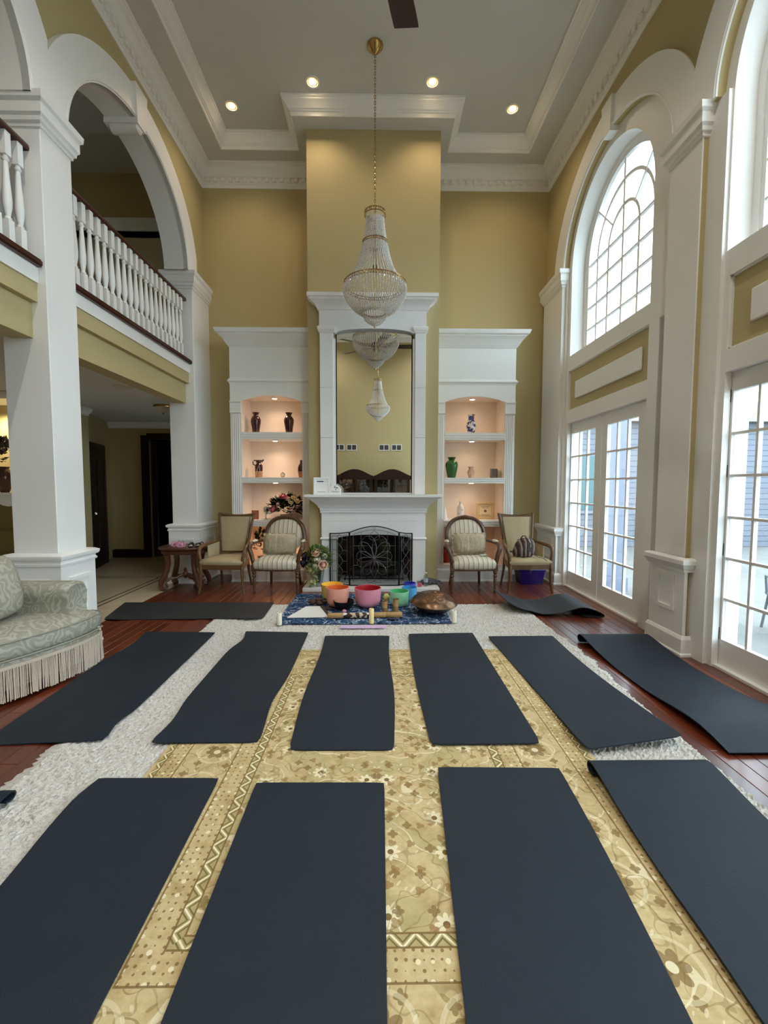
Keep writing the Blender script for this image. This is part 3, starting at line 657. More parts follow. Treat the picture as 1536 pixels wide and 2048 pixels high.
def chandelier(loc, ztop, label, sc=1.0):
    c = empty('chandelier', loc, label=label, cat='chandelier', group='crystal chandeliers')
    H = (ztop-loc[2])/sc   # loc z is the tip of the chandelier
    build('canopy', MB().lathe([(.0,H),(.095,H),(.095,H-.015),(.08,H-.035),(.075,H-.04),(.06,H-.06),(.055,H-.065),(.03,H-.09),(.012,H-.10),(.0,H-.115)], 24), BRASS, c, smooth=True)
    ch = MB(); z = H-.10; i = 0
    while z > 1.36:
        a = (i % 2)*pi/2
        P_ = [(.011*cos(q)*cos(a), .011*cos(q)*sin(a), z-.02+.022*sin(q)) for q in frange(0, 2*pi, 8)]
        ch.tube(P_, .0035, 5, False); z -= .033; i += 1
    build('chain', ch, BRASS, c, smooth=True)
    build('stem', MB().lathe([(.0,1.38),(.012,1.38),(.012,1.2),(.02,1.19),(.02,1.16),(.010,1.15),(.010,.75),(.03,.72),(.03,.68),(.010,.66),(.010,.2),(0,.19)], 10), BRASS, c, smooth=True)
    def rim(r, z, w, n):
        m = MB(); m.lathe([(r-.006,z-w),(r+.006,z-w),(r+.006,z-w+.006),(r-.006,z-w+.006)], 36, cap=False).lathe([(r-.006,z+w-.006),(r+.006,z+w-.006),(r+.006,z+w),(r-.006,z+w)], 36, cap=False)
        for j in range(n):
            a = 2*pi*j/n; cx, cy2 = r*cos(a), r*sin(a); tx, ty = -sin(a), cos(a)
            m.tube([(cx+tx*w*.9*cos(q), cy2+ty*w*.9*cos(q), z+w*.9*sin(q)) for q in frange(0,2*pi,8)], .004, 4, False)
        return m
    build('crown_ring', rim(.125, 1.33, .022, 14), BRASS, c, smooth=True)
    build('neck_ring', rim(.150, .985, .016, 18), BRASS, c, smooth=True)
    build('bowl_ring', rim(.378, .485, .020, 44), BRASS, c, smooth=True)
    build('basket_ring', rim(.145, .165, .010, 18), BRASS, c, smooth=True)
    def strands(n, prof, pitch, r, jit=0):
        m = MB(); cum = [0]
        for a, b in zip(prof, prof[1:]): cum.append(cum[-1]+math.hypot(b[0]-a[0], b[1]-a[1]))
        nb = int(cum[-1]/pitch)
        for s in range(n):
            a = 2*pi*s/n
            for i in range(nb+1):
                u = cum[-1]*i/nb; j = 0
                while j < len(cum)-2 and cum[j+1] < u: j += 1
                f = (u-cum[j])/(cum[j+1]-cum[j]); R_ = prof[j][0]+(prof[j+1][0]-prof[j][0])*f; z = prof[j][1]+(prof[j+1][1]-prof[j][1])*f
                m.octa((R_*cos(a), R_*sin(a), z), r, r*1.25)
        return m
    build('crown_beads', strands(28, [(.125,1.35),(.112,1.30),(.105,1.24),(.112,1.22)], .015, .006), CRYS, c, kind='stuff')
    build('upper_bead_strands', strands(52, [(.108,1.26),(.112,1.2),(.128,1.08),(.150,.97),(.178,.84),(.222,.70),(.275,.60),(.335,.52),(.375,.49)], .0150, .0080), CRYS, c, kind='stuff')
    build('bowl_bead_strands', strands(72, [(.382,.47),(.388,.41),(.375,.36),(.335,.29),(.27,.215),(.20,.165),(.15,.15)], .0145, .0084), CRYS, c, kind='stuff')
    build('lower_basket_beads', strands(30, [(.145,.155),(.148,.13),(.125,.08),(.08,.04),(.03,.015)], .013, .0068), CRYS, c, kind='stuff')
    build('finial', MB().octa((0,0,-.005), .022, .03), CRYS, c)
    dr = MB()
    for j in range(44): a = 2*pi*j/44; dr.octa((.384*cos(a), .384*sin(a), .445), .009, .018)
    build('drop_crystals', dr, CRYS, c, kind='stuff')
    c.scale = (sc,)*3
    return c
chandelier((-.04, 5.48, 3.45), ZC, 'large crystal chandelier hanging in front of the overmantel mirror', 1.0)
chandelier((.0, -.35, 3.42), ZC, 'smaller crystal chandelier at the rear, seen only in the mirror', .92)

# ================================================================== CEILING FAN AND DOWNLIGHTS
FANW = plain('dark_fan_blade_wood', (62,44,32), .35, c2=(48,33,24), nscale=10)
fan = empty('ceiling_fan', (-.06, 2.41, 4.75), label='dark-bladed ceiling fan cut off by the top edge, before the chandelier', cat='fan')
build('downrod', MB().lathe([(.014,.1),(.014,ZC-4.75)], 10).lathe([(.0,ZC-4.75),(.07,ZC-4.75),(.07,ZC-4.80),(.03,ZC-4.86),(.014,ZC-4.87)], 16), METAL_DK, fan, smooth=True)
build('motor', MB().lathe([(0,-.11),(.05,-.105),(.10,-.08),(.13,-.03),(.13,.04),(.09,.08),(.04,.11),(0,.12)], 24), METAL_DK, fan, smooth=True)
for i in range(5):
    a0 = math.atan2(.96, .28) + i*2*pi/5
    b = MB(); W_ = [(.14,.03),(.22,.05),(.35,.068),(.55,.080),(.80,.089),(.90,.090),(.925,.088)]
    R = []
    for r_, w in W_: R.append([(r_, w, w*.22+.005), (r_, -w, -w*.22+.005), (r_, -w, -w*.22-.003), (r_, w, w*.22-.003)])
    b.loft(R, True, True).xf(Matrix.Rotation(a0, 4, 'Z')); build('blade', b, FANW, fan)
    build('blade_iron', MB().bar((.1*cos(a0),.1*sin(a0),-.01),(.24*cos(a0),.24*sin(a0),.0),.04,.012), METAL_DK, fan)
def downlight(x, y, label, watt=22, tint=(1,.78,.54)):
    d = empty('recessed_downlight', (x,y,ZC), label=label, cat='downlight', group='recessed ceiling downlights')
    build('trim_ring', MB().lathe([(.068,-.001),(.092,-.001),(.094,-.008),(.072,-.012),(.068,-.006)], 24, cap=False), WHITE, d, smooth=True)
    build('baffle', MB().lathe([(.068,-.002),(.066,-.004),(.066,-.0045),(.0,-.0045)], 24, cap=False), plain('amber_reflector', (240,190,110), .4), d, smooth=True)
    build('bulb', MB().lathe([(.0,-.020),(.03,-.018),(.044,-.011),(.046,-.005)], 16, cap=False), BULB, d, smooth=True)
    light('downlight_lamp', 'SPOT', (0,0,-.025), watt, tint, .04, (0,0,0), d, 2.2, .7)
downlight(-2.017, 6.33, 'recessed ceiling downlight in the corner over the dark vases')
downlight(-.851, 5.957, 'recessed ceiling downlight over the chimney breast, on the balcony side of the chain')
downlight(.697, 5.933, 'recessed ceiling downlight over the chimney breast, on the window side of the chain')
downlight(1.854, 6.317, 'recessed ceiling downlight in the corner nearest the arched window')
for i, (x, y) in enumerate(((-1.7,1.9),(1.65,1.9),(-1.7,-.6),(1.65,-.6))):  # added unseen downlights, there only as fill light for the room
    downlight(x, y, 'added unseen ceiling fill light above and behind the picture edge %s' % ['by the gallery','by the windows','over the rear gallery side','over the rear window side'][i], 100, (1,.95,.88))
# ================================================================== FURNITURE
k = NT('carved_walnut', .35); v = k.obj()
k.col(k.mix(k.noise(v, 18, 5, .6, .8), lin((104,72,44)), lin((62,38,22)))); k.b.inputs['Coat Weight'].default_value = .2; WALNUT = k.m
k = NT('gilded_chair_wood', .4); v = k.obj()
k.col(k.mix(k.noise(v, 14, 5, .6, .6), lin((122,88,52)), lin((72,46,26)))); GOLDWOOD = k.m
k = NT('rosewood_table', .35); v = k.obj()
k.col(k.mix(k.noise(v, 14, 6, .65, 1.2), lin((112,66,42)), lin((48,26,18)))); k.bump(k.noise(v, 60, 3), .2, .006); ROSE = k.m
k = NT('woven_tan_fabric', .85, spec=.2); v = k.obj()
wv = k.vor(v, 150); k.col(k.mix(k.math('MULTIPLY', k.noise(v, 90, 2), .9), lin((196,180,146)), lin((148,130,96)))); k.bump(wv, .35, .003); WEAVE = k.m
k = NT('striped_upholstery', .8, spec=.2); v = k.obj(); x = k.sep(v)[0]
f = k.math('FRACT', k.math('MULTIPLY', k.math('ADD', x, 1.0), 15.0))
k.col(k.ramp(f, [(0, lin((212,202,182))), (.30, lin((212,202,182))), (.33, lin((128,116,94))), (.37, lin((222,214,198))), (.50, lin((222,214,198))), (.53, lin((160,150,130))), (.70, lin((168,160,142))), (.73, lin((120,108,86))), (.76, lin((214,206,188)))], 'CONSTANT')); k.bump(k.noise(v, 120, 2), .15, .003); STRIPE = k.m
k = NT('silk_cushion', .55, spec=.35); v = k.obj()
k.col(k.mix(k.noise(k.scale(v,(6,6,14)), 3, 4), lin((190,176,150)), lin((156,142,116)))); k.bump(k.noise(k.scale(v,(8,8,3)), 2.0, 3), .8, .03); SILK = k.m
def pillow(mb, w, h, t, M, n=14, pw=4, droop=0):
    b = len(mb.v)
    def fr(sgn):
        def fn(a, c):
            u, q = a*2-1, c*2-1
            e = max(0, (1-abs(u)**pw))**.5*max(0, (1-abs(q)**pw))**.5
            return (u*w/2*(1-.06*q*q), sgn*t/2*e, q*h/2*(1-.07*u*u))
        return fn
    mb.grid(n, n, fr(-1)); mb.grid(n, n, fr(1)); mb.xf(M, b); return mb
def cane_chair(loc, rz, label):
    c = empty('armchair', loc, rz, label=label, cat='chair', group='armchairs by the fireplace')
    for s in (-1, 1):
        build('front_leg', MB().tube([(s*.285,-.25,.40),(s*.29,-.262,.33),(s*.288,-.262,.25),(s*.292,-.262,.14),(s*.306,-.268,.05),(s*.318,-.275,0)], [.026,.024,.021,.018,.016,.017], 8).lathe([(.026,-.012),(.03,0),(.026,.012)], 10, (s*.289,-.26,.345)), GOLDWOOD, c, smooth=True)
        build('back_leg', MB().tube([(s*.20,.22,.44),(s*.205,.235,.25),(s*.225,.29,0)], [.022,.02,.016], 8), GOLDWOOD, c, smooth=True)
        build('back_post', MB().tube([(s*.195,.205,.40),(s*.205,.225,.60),(s*.232,.275,.85),(s*.262,.335,1.075)], [.02,.02,.02,.021], 8), GOLDWOOD, c, smooth=True)
        build('arm', MB().tube([(s*.215,.235,.69),(s*.25,.13,.672),(s*.295,-.02,.655),(s*.318,-.14,.645),(s*.322,-.21,.62),(s*.315,-.245,.57),(s*.30,-.255,.50),(s*.287,-.25,.40)], [.018,.02,.022,.026,.027,.024,.022,.024], 8), GOLDWOOD, c, smooth=True)
        build('arm_panel', MB().loft([[(s*.215,.2,.44),(s*.215,.21,.665),(s*.225,.21,.665),(s*.225,.2,.44)],[(s*.27,-.05,.44),(s*.288,-.02,.635),(s*.298,-.02,.635),(s*.28,-.05,.44)]], True, True), WEAVE, c)
    build('seat_rail', MB().loft([[(-.295,-.27,z),(0,-.29,z),(.295,-.27,z),(.215,.22,z),(-.215,.22,z)] for z in (.335,.40)], True, True), GOLDWOOD, c)
    R = []
    for z, i in ((.40,.0),(.43,-.012),(.455,-.008),(.475,.02),(.487,.07),(.492,.14)):
        o_ = [(-.29,-.265),(-.15,-.285),(0,-.29),(.15,-.285),(.29,-.265),(.255,0),(.215,.21),(0,.215),(-.215,.21),(-.255,0)]
        R.append([(x*(1-i/.3), y*(1-i/.28), z) for x, y in o_])
    build('seat', MB().loft(R, False, True), WEAVE, c, smooth=True, auto=60)
    tr_ = MB().loft([[(x, .335+.012*(1-(x/.27)**2)-dy, z-.028*(1-(x/.27)**2)) for dy, z in ((.018,1.03),(.018,1.075),(-.018,1.085),(-.018,1.03))] for x in frange(-.275,.275,10)], True, True)
    build('top_rail', tr_, GOLDWOOD, c, smooth=True, auto=35)
    build('lower_back_rail', MB().bar((-.2,.215,.515),(.2,.215,.515),.03,.03), GOLDWOOD, c)
    bp = MB()
    def bf(dy):
        def fn(a, b):
            z = .53+b*.50; w = .175+b*.055; u = a*2-1
            return (u*w, .213+ (b**1.1)*.10 + dy*(1-.6*abs(u)**3), z)
        return fn
    bp.grid(8, 10, bf(-.028)); bp.grid(8, 10, bf(.02)); build('back_panel', bp, WEAVE, c, smooth=True)
    for s in (-1, 1): build('inner_bead', MB().tube([(s*.168,.18,.53),(s*.225,.285,1.03)], .007, 6), GOLDWOOD, c)
    return c
cane_chair((-2.14, 6.21, 0), math.radians(-3), 'tall-backed tan woven armchair next to the carved side table')
cane_chair((2.105, 6.21, 0), math.radians(3), 'tall-backed tan woven armchair holding the backpack')
def striped_chair(loc, rz, label):
    c = empty('armchair', loc, rz, label=label, cat='chair', group='armchairs by the fireplace')
    legp = [(.016,0),(.02,.01),(.014,.03),(.017,.10),(.024,.20),(.016,.215),(.026,.23),(.028,.245),(.018,.26),(.024,.275),(.030,.29),(.024,.305),(.027,.31)]
    for s in (-1, 1):
        build('front_leg', MB().lathe(legp, 12, (s*.30,-.25,0)).rbox(s*.30-.032,s*.30+.032,-.285,-.215,.31,.40,.006), WALNUT, c, smooth=True)
        build('back_leg', MB().tube([(s*.20,.22,.44),(s*.205,.235,.25),(s*.225,.29,0)], [.024,.022,.018], 8), WALNUT, c, smooth=True)
        build('arm', MB().tube([(s*.265,.25,.70),(s*.30,.14,.69),(s*.345,.0,.685),(s*.365,-.12,.68),(s*.372,-.20,.655),(s*.36,-.245,.61),(s*.33,-.255,.53),(s*.305,-.25,.40)], [.018,.022,.024,.028,.034,.034,.030,.028], 10), WALNUT, c, smooth=True)
        pad = MB(); pad.ball((0,0,0), .035, .09, .022, 10, 6); pad.xf(Matrix.Translation((s*.35,-.06,.706)) @ Matrix.Rotation(s*.12,4,'Z'))
        build('arm_pad', pad, STRIPE, c, smooth=True)
    build('seat_rail', MB().loft([[(-.30,-.27,z),(0,-.30,z),(.30,-.27,z),(.22,.22,z),(-.22,.22,z)] for z in (.315,.36)], True, True), WALNUT, c)
    R = []
    for z, i in ((.335,.0),(.36,-.02),(.42,-.028),(.46,-.01),(.49,.04),(.505,.10),(.51,.16)):
        o_ = [(-.275,-.275),(-.15,-.30),(0,-.305),(.15,-.30),(.275,-.275),(.26,0),(.22,.21),(0,.215),(-.22,.21),(-.26,0)]
        R.append([(x*(1-i/.3), y*(1-i/.3), z) for x, y in o_])
    build('seat', MB().loft(R, True, True), STRIPE, c, smooth=True, auto=60)
    def ov(w, t):  # rounded-top back outline, returns (x, y, z)
        x = w*math.copysign(abs(cos(t))**.8, cos(t)); z = .70+.315*(w/.29)*abs(sin(t))**.85 if sin(t) > 0 else .70-.2*(w/.29)*abs(sin(t))
        return (x, .22+(z-.45)*.18, z)
    build('back_frame', MB().tube([ov(.29,t) for t in frange(-.5,pi+.5,28)], [.026]*29, 8, True, 1.2), WALNUT, c, smooth=True)
    crest = MB(); crest.ball((0,.325,1.035), .06, .02, .018, 10, 6); build('crest', crest, WALNUT, c, smooth=True)
    bp = MB()
    for dy in (-.05, .02):
        n = 24; rr = [[(ov(.27*q,t)[0], .22+(ov(.27*q,t)[2]*.0+ (.66+(ov(.27*q,t)[2]-.66))-.45)*.18+dy*(1-q**4)*1.0, ov(.27*q,t)[2]) for t in frange(0,2*pi,n)[:-1]] for q in (1,.85,.6,.3,.02)]
        bp.loft(rr)
    build('back_panel', bp, STRIPE, c, smooth=True)
    for s in (-1,1): build('back_post', MB().tube([(s*.205,.225,.36),(s*.22,.235,.50),(s*.262,.25,.60)], [.022,.022,.024], 8), WALNUT, c, smooth=True)
    return c
striped_chair((-1.40, 6.21, 0), math.radians(-3), 'striped oval-back carved armchair near the hearth flowers')
striped_chair((1.325, 6.21, 0), math.radians(2), 'striped oval-back carved armchair near the hearth water bottle')
def cushion(loc, rz, tilt, label, w=.47, h=.29):
    c = empty('throw_pillow', loc, rz, label=label, cat='cushion', group='silk cushions')
    M = Matrix.Rotation(tilt, 4, 'X')
    build('cover', pillow(MB(), w, h, .17, M), SILK, c, smooth=True)
    rf = MB(); per = [(-w/2,-h/2),(w/2,-h/2),(w/2,h/2),(-w/2,h/2)]; pts = []
    for i in range(4):
        a, b = per[i], per[(i+1) % 4]
        for j in range(14):
            f = j/14; pts.append((a[0]+(b[0]-a[0])*f, a[1]+(b[1]-a[1])*f))
    R = []
    for i, (x, z) in enumerate(pts + [pts[0]]):
        s = 1+.07+.02*((i*7) % 3-1); wv = .010*sin(i*2.3)
        R.append([(x*.93,wv*.3-.004,z*.90),(x*s*.97,wv*1.6,z*s*1.0),(x*.93,wv*.3+.004,z*.90)])
    b = MB().loft(R); b.xf(M); build('ruffle', b, SILK, c, smooth=True)
cushion((-1.40, 6.19, .66), math.radians(-3), -.22, 'beige ruffled cushion on the striped chair near the hearth flowers')
cushion((1.31, 6.18, .665), math.radians(4), -.25, 'beige gathered cushion on the striped chair by the window side')

# ---- carved side table
tb = empty('side_table', (-2.80, 6.30, 0), label='carved dark wood side table with scroll legs beside the far column', cat='table')
def tt(a, rx, ry, q=2.6):
    c_, s_ = cos(a), sin(a); r = (abs(c_)**q+abs(s_)**q)**(-1/q); return (rx*r*c_, ry*r*s_)
tp_ = lambda rx, ry, z: [(*tt(2*pi*j/32, rx, ry), z) for j in range(32)]
build('table_top', MB().loft([tp_(.30,.23,.575),tp_(.335,.265,.585),tp_(.345,.275,.60),tp_(.335,.265,.615),tp_(.32,.25,.62)], True, True), ROSE, tb, smooth=True, auto=30)
build('apron', MB().loft([tp_(.29,.22,.515),tp_(.31,.24,.525),tp_(.315,.245,.565),tp_(.30,.23,.58)], True, True), ROSE, tb, smooth=True, auto=30)
for sx in (-1,1):
    for sy in (-1,1):
        L = [(.20,.535),(.185,.46),(.18,.38),(.195,.29),(.225,.20),(.258,.12),(.265,.06),(.24,.025),(.205,.03),(.192,.06),(.205,.085),(.222,.078)]
        build('leg', MB().tube([(sx*x, sy*(x*.78-.005), z) for x, z in L], [.045,.042,.038,.038,.04,.038,.034,.028,.024,.02,.017,.012], 8), ROSE, tb, smooth=True)
        build('stretcher', MB().tube([(sx*.20,sy*.15,.13),(sx*.16,sy*.12,.165),(sx*.10,sy*.075,.16),(sx*.05,sy*.035,.19),(0,0,.20)], [.018,.02,.018,.02,.026], 7), ROSE, tb, smooth=True)
build('finial', MB().lathe([(.0,.14),(.02,.155),(.04,.18),(.045,.21),(.03,.235),(.018,.25),(.026,.265),(.02,.285),(.008,.30),(.0,.315)], 12), ROSE, tb, smooth=True)

# ---- sofa
k = NT('grey_damask', .6, spec=.35); v = k.obj()
w1 = k.n('ShaderNodeTexNoise', Scale=5.0, Detail=2.0); k.set(w1.inputs['Vector'], v)
wv = k.n('ShaderNodeVectorMath', _operation='MULTIPLY_ADD'); k.set(wv.inputs[0], w1.outputs['Color']); wv.inputs[1].default_value = (.32,.32,.32); k.set(wv.inputs[2], v)
vd = k.vor(wv.outputs[0], 5.5); rings = k.math('SINE', k.math('MULTIPLY', vd, 30.0))
pat = k.math('GREATER_THAN', k.math('ADD', rings, k.noise(v, 30, 3)), .75)
k.col(k.mix(k.math('MULTIPLY', pat, .4), k.mix(k.noise(v, 12, 4), lin((168,164,148)), lin((142,138,122))), lin((202,200,188)))); k.bump(pat, .12, .003); DAMASK = k.m
FRINGE = plain('cotton_fringe', (216,200,182), .9, c2=(190,172,152), nscale=60, spec=.1)
sofa = empty('sofa', (-2.95, 2.6, 0), label='grey paisley damask sofa with long bullion fringe', cat='sofa')
FP = [(3.675,-2.44),(3.668,-2.375),(3.64,-2.33),(3.55,-2.312),(3.4,-2.318),(3.27,-2.345),(3.14,-2.39),(3.0,-2.45),(2.87,-2.52),(2.7,-2.60),(2.5,-2.66),(2.2,-2.715),(1.9,-2.74),(1.5,-2.75)]
def outline(inset=0, zz=0, back=-3.42):
    pts = [(x-inset*1.0, y - (inset if y > 3.6 else 0)) for y, x in FP]
    return [(x+2.95, y-2.6, zz) for x, y in pts] + [(back+2.95+inset, 1.5-2.6, zz), (back+2.95+inset, 3.67-2.6-inset, zz)]
build('base', MB().loft([outline(.03,.10),outline(.02,.30),outline(.04,.312)], True, True), DAMASK, sofa, smooth=True, auto=50)
build('seat_cushion', MB().loft([outline(.03,.305),outline(.008,.32),outline(0,.36),outline(.002,.41),outline(.02,.44),outline(.07,.462),outline(.16,.485),outline(.28,.495)], True, True), DAMASK, sofa, smooth=True, auto=60)
CORD = plain('piping_cord', (150,146,130), .7)
def fpath(off, z): return [(x+2.95+off, y-2.6, z) for y, x in FP]
build('piping', MB().tube(fpath(.002,.432), .006, 6), CORD, sofa, smooth=True)
build('welt', MB().tube(fpath(.0,.308), .007, 6), CORD, sofa, smooth=True)
hd = MB(); R = [[(p[0]-.012,p[1],p[2]-.012),(p[0]+.006,p[1],p[2]-.012),(p[0]+.006,p[1],p[2]+.012),(p[0]-.012,p[1],p[2]+.012)] for p in fpath(-.008,.258)]
build('fringe_header', hd.loft(R, True, True), FRINGE, sofa)
fr = MB(); F2 = fpath(-.006,.25); r2 = random.Random(3)
for (a, b) in zip(F2, F2[1:]):
    L = math.hypot(b[0]-a[0], b[1]-a[1]); n_ = max(2, int(L/.0075))
    for j in range(n_):
        f = j/n_; x, y = a[0]+(b[0]-a[0])*f+r2.uniform(-.003,.003), a[1]+(b[1]-a[1])*f; dx, dy = r2.uniform(-.006,.006), r2.uniform(-.006,.006)
        fr.tube([(x,y,.25),(x+dx*.4,y+dy*.4,.14),(x+dx,y+dy,.022+r2.uniform(0,.012))], [.0034,.004,.0045], 4)
build('fringe', fr, FRINGE, sofa, kind='stuff')
def armsec(x, s=1.0, zt=0):
    pts = [(3.40,.44),(3.405,.55),(3.395,.60),(3.38,.64),(3.39,.685),(3.43,.715),(3.49,.722),(3.56,.715),(3.62,.69),(3.65,.64),(3.645,.58),(3.635,.50),(3.63,.30)]
    cy_, cz = 3.51, .58
    return [(x+2.95, cy_+(y-cy_)*s-2.6, cz+(z-cz)*s+zt) for y, z in pts]
build('arm', MB().loft([armsec(-2.455,.70,-.02),armsec(-2.44,.9,-.01),armsec(-2.46,1.0),armsec(-2.7,1.0),armsec(-3.0,1.0,.0),armsec(-3.3,1.0,.01)], True, True), DAMASK, sofa, smooth=True, auto=50)
build('backrest', MB().loft([[(-3.42+2.95,y,.3),(-3.20+2.95,y,.3),(-3.22+2.95,y,.78),(-3.28+2.95,y,.87),(-3.38+2.95,y,.88),(-3.46+2.95,y,.82)] for y in frange(-1.1,1.02,8)], True, True), DAMASK, sofa, smooth=True, auto=50)
bc = empty('back_cushion', (-2.83, 3.055, .735), label='plump grey damask back cushion on the sofa', cat='cushion')
build('cover', pillow(MB(), .64, .48, .28, Matrix.Rotation(math.radians(90),4,'Z') @ Matrix.Rotation(-.2,4,'X')), DAMASK, bc, smooth=True)
# ================================================================== RUGS, MATS, INSTRUMENTS
k = NT('shag_pile', .95, spec=.1); v = k.pos()
n1 = k.noise(v, 75, 3, .7); n2 = k.noise(v, 260, 2, .6)
k.col(k.mix(k.math('MULTIPLY', n2, .35), k.ramp(n1, [(.30, lin((170,164,156))), (.46, lin((218,213,206))), (.7, lin((236,232,226)))]), lin((200,195,188)))); k.bump(k.math('ADD', n1, n2), .55, .015); SHAG = k.m
r3 = random.Random(5); sh = MB(); sx0, sx1, sy0, sy1 = -1.81, 1.80, .3, 5.34; nx, ny = 300, 420
def shf(a, b):
    e = min(a, 1-a, (1-b))*3.6
    x = sx0+(sx1-sx0)*a; y = sy0+(sy1-sy0)*b
    if a in (0.0, 1.0): x += .05*sin(y*2.1)+.015*sin(y*23)+r3.uniform(-.012,.012)
    if b in (0.0, 1.0): y += r3.uniform(-.012,.012)
    z = 0.001 if (a in (0.0,1.0) or b in (0.0,1.0)) else .012+.013*r3.random()
    if abs(x+.005) < 1.17 and y < 3.81: z = min(z, .015)
    return (x+r3.uniform(-.004,.004), y+r3.uniform(-.004,.004), z)
sh.grid(nx, ny, shf)
shag = build('shag_rug', sh, SHAG, None, label='pale grey shag carpet laid on the wood floor', cat='rug')
# ---- patterned rug
k = NT('oushak_rug', .9, spec=.1); v = k.obj(); sx, sy, sz = k.sep(v)[0:3]
ax, ay = k.math('ABSOLUTE', sx), k.math('ABSOLUTE', sy)
dx, dy = k.math('SUBTRACT', 1.18, ax), k.math('SUBTRACT', 1.52, ay)
d = k.math('MINIMUM', dx, dy); side = k.math('LESS_THAN', dx, dy)
al = k.math('ADD', k.math('MULTIPLY', side, sy), k.math('MULTIPLY', k.math('SUBTRACT', 1.0, side), sx))
def band(a, b): return k.math('MULTIPLY', k.math('GREATER_THAN', d, a), k.math('LESS_THAN', d, b))
def line(p, w=.005): return k.math('COMPARE', d, p, w)
nz = k.noise(v, 7, 5, .65); nz2 = k.noise(v, 38, 4, .6)
base = k.ramp(nz, [(.30, lin((178,154,108))), (.45, lin((208,186,138))), (.55, lin((224,203,156))), (.72, lin((196,172,124)))])
base = k.mix(k.math('MULTIPLY', nz2, .35), base, lin((138,114,72)))
CR, BR, OL = lin((240,228,192)), lin((120,94,54)), lin((176,168,118))
# field motifs: rosettes on a loose grid, vines, leaves
wv = k.n('ShaderNodeVectorMath', _operation='MULTIPLY_ADD'); nn = k.n('ShaderNodeTexNoise', Scale=3.0); k.set(nn.inputs['Vector'], v); k.set(wv.inputs[0], nn.outputs['Color']); wv.inputs[1].default_value = (.25,.25,.25); k.set(wv.inputs[2], v)
sv = k.comb(ax, sy, 0.0)
def rosettes(vec, scale, r, pet, rand=.35):
    vo = k.n('ShaderNodeTexVoronoi', Scale=scale, Randomness=rand, _voronoi_dimensions='2D'); k.set(vo.inputs['Vector'], vec)
    df = k.n('ShaderNodeVectorMath', _operation='SUBTRACT'); k.set(df.inputs[0], vec); k.set(df.inputs[1], vo.outputs['Position'])
    qx, qy, _ = k.sep(df.outputs[0])[0:3]
    an = k.math('ARCTAN2', qy, qx); rad = k.math('LENGTH', qx) if False else k.math('SQRT', k.math('ADD', k.math('MULTIPLY', qx, qx), k.math('MULTIPLY', qy, qy)))
    pr = k.math('MULTIPLY', k.math('ADD', k.math('MULTIPLY', k.math('ABSOLUTE', k.math('COSINE', k.math('MULTIPLY', an, pet))), .45), .55), r)
    flower = k.math('LESS_THAN', rad, pr); core = k.math('LESS_THAN', rad, r*.3); halo = k.math('COMPARE', rad, r*1.55, r*.12)
    return flower, core, halo
field = k.math('GREATER_THAN', d, .558)
zone = k.math('MAXIMUM', field, band(.145,.405))
c = base
c = k.mix(k.math('MULTIPLY', field, k.math('MULTIPLY', k.math('GREATER_THAN', k.noise(sv, 4.2, 1), .56), .45)), c, OL)
vine = k.math('COMPARE', k.noise(sv, 3.4, 1, .4), .5, .0065)
c = k.mix(k.math('MULTIPLY', k.math('MULTIPLY', vine, zone), .75), c, CR)
vine2 = k.math('COMPARE', k.noise(k.scale(sv,(1,1.3,1)), 5.1, 1, .4), .47, .007)
c = k.mix(k.math('MULTIPLY', k.math('MULTIPLY', vine2, zone), .55), c, BR)
f1, c1, h1 = rosettes(sv, 4.2, .042, 4.0); c = k.mix(k.math('MULTIPLY', f1, k.math('GREATER_THAN', d, .56)), c, CR); c = k.mix(k.math('MULTIPLY', c1, field), c, BR)
f2, c2, h2 = rosettes(sv, 7.6, .022, 2.0, .8); c = k.mix(k.math('MULTIPLY', k.math('MULTIPLY', f2, zone), .75), c, BR)
rot = k.n('ShaderNodeVectorRotate', _rotation_type='Z_AXIS', Angle=.7); k.set(rot.inputs['Vector'], sv)
leaf = k.math('LESS_THAN', k.vor(k.scale(rot.outputs[0], (1.0,2.6,1.0)), 8.5, 'F1', 'Distance', .9), .17)
c = k.mix(k.math('MULTIPLY', k.math('MULTIPLY', leaf, zone), .6), c, lin((138,118,74)))
rot2 = k.n('ShaderNodeVectorRotate', _rotation_type='Z_AXIS', Angle=-.9); k.set(rot2.inputs['Vector'], sv)
leaf2 = k.math('LESS_THAN', k.vor(k.scale(rot2.outputs[0], (1.0,2.8,1.0)), 10.5, 'F1', 'Distance', 1.0), .15)
c = k.mix(k.math('MULTIPLY', k.math('MULTIPLY', leaf2, zone), .6), c, CR)
f4, c4, h4 = rosettes(sv, 9.3, .019, 1.5, .9); c = k.mix(k.math('MULTIPLY', k.math('MULTIPLY', f4, field), .7), c, lin((146,106,62)))
v3 = k.math('COMPARE', k.noise(sv, 8.5, 1, .4), .5, .011); c = k.mix(k.math('MULTIPLY', k.math('MULTIPLY', v3, zone), .4), c, lin((128,108,66)))
c = k.mix(k.math('MULTIPLY', k.noise(k.scale(v,(3,45,1)), 2.0, 3), .30), c, lin((168,144,96)))
f3, c3, h3 = rosettes(k.comb(d, al, 0.0), 3.7, .06, 3.0, .1); mb_ = band(.14,.41)
c = k.mix(k.math('MULTIPLY', k.math('MULTIPLY', h3, mb_), .35), c, CR); c = k.mix(k.math('MULTIPLY', k.math('MULTIPLY', f3, mb_), .7), c, BR); c = k.mix(k.math('MULTIPLY', k.math('MULTIPLY', c3, mb_), .8), c, CR)
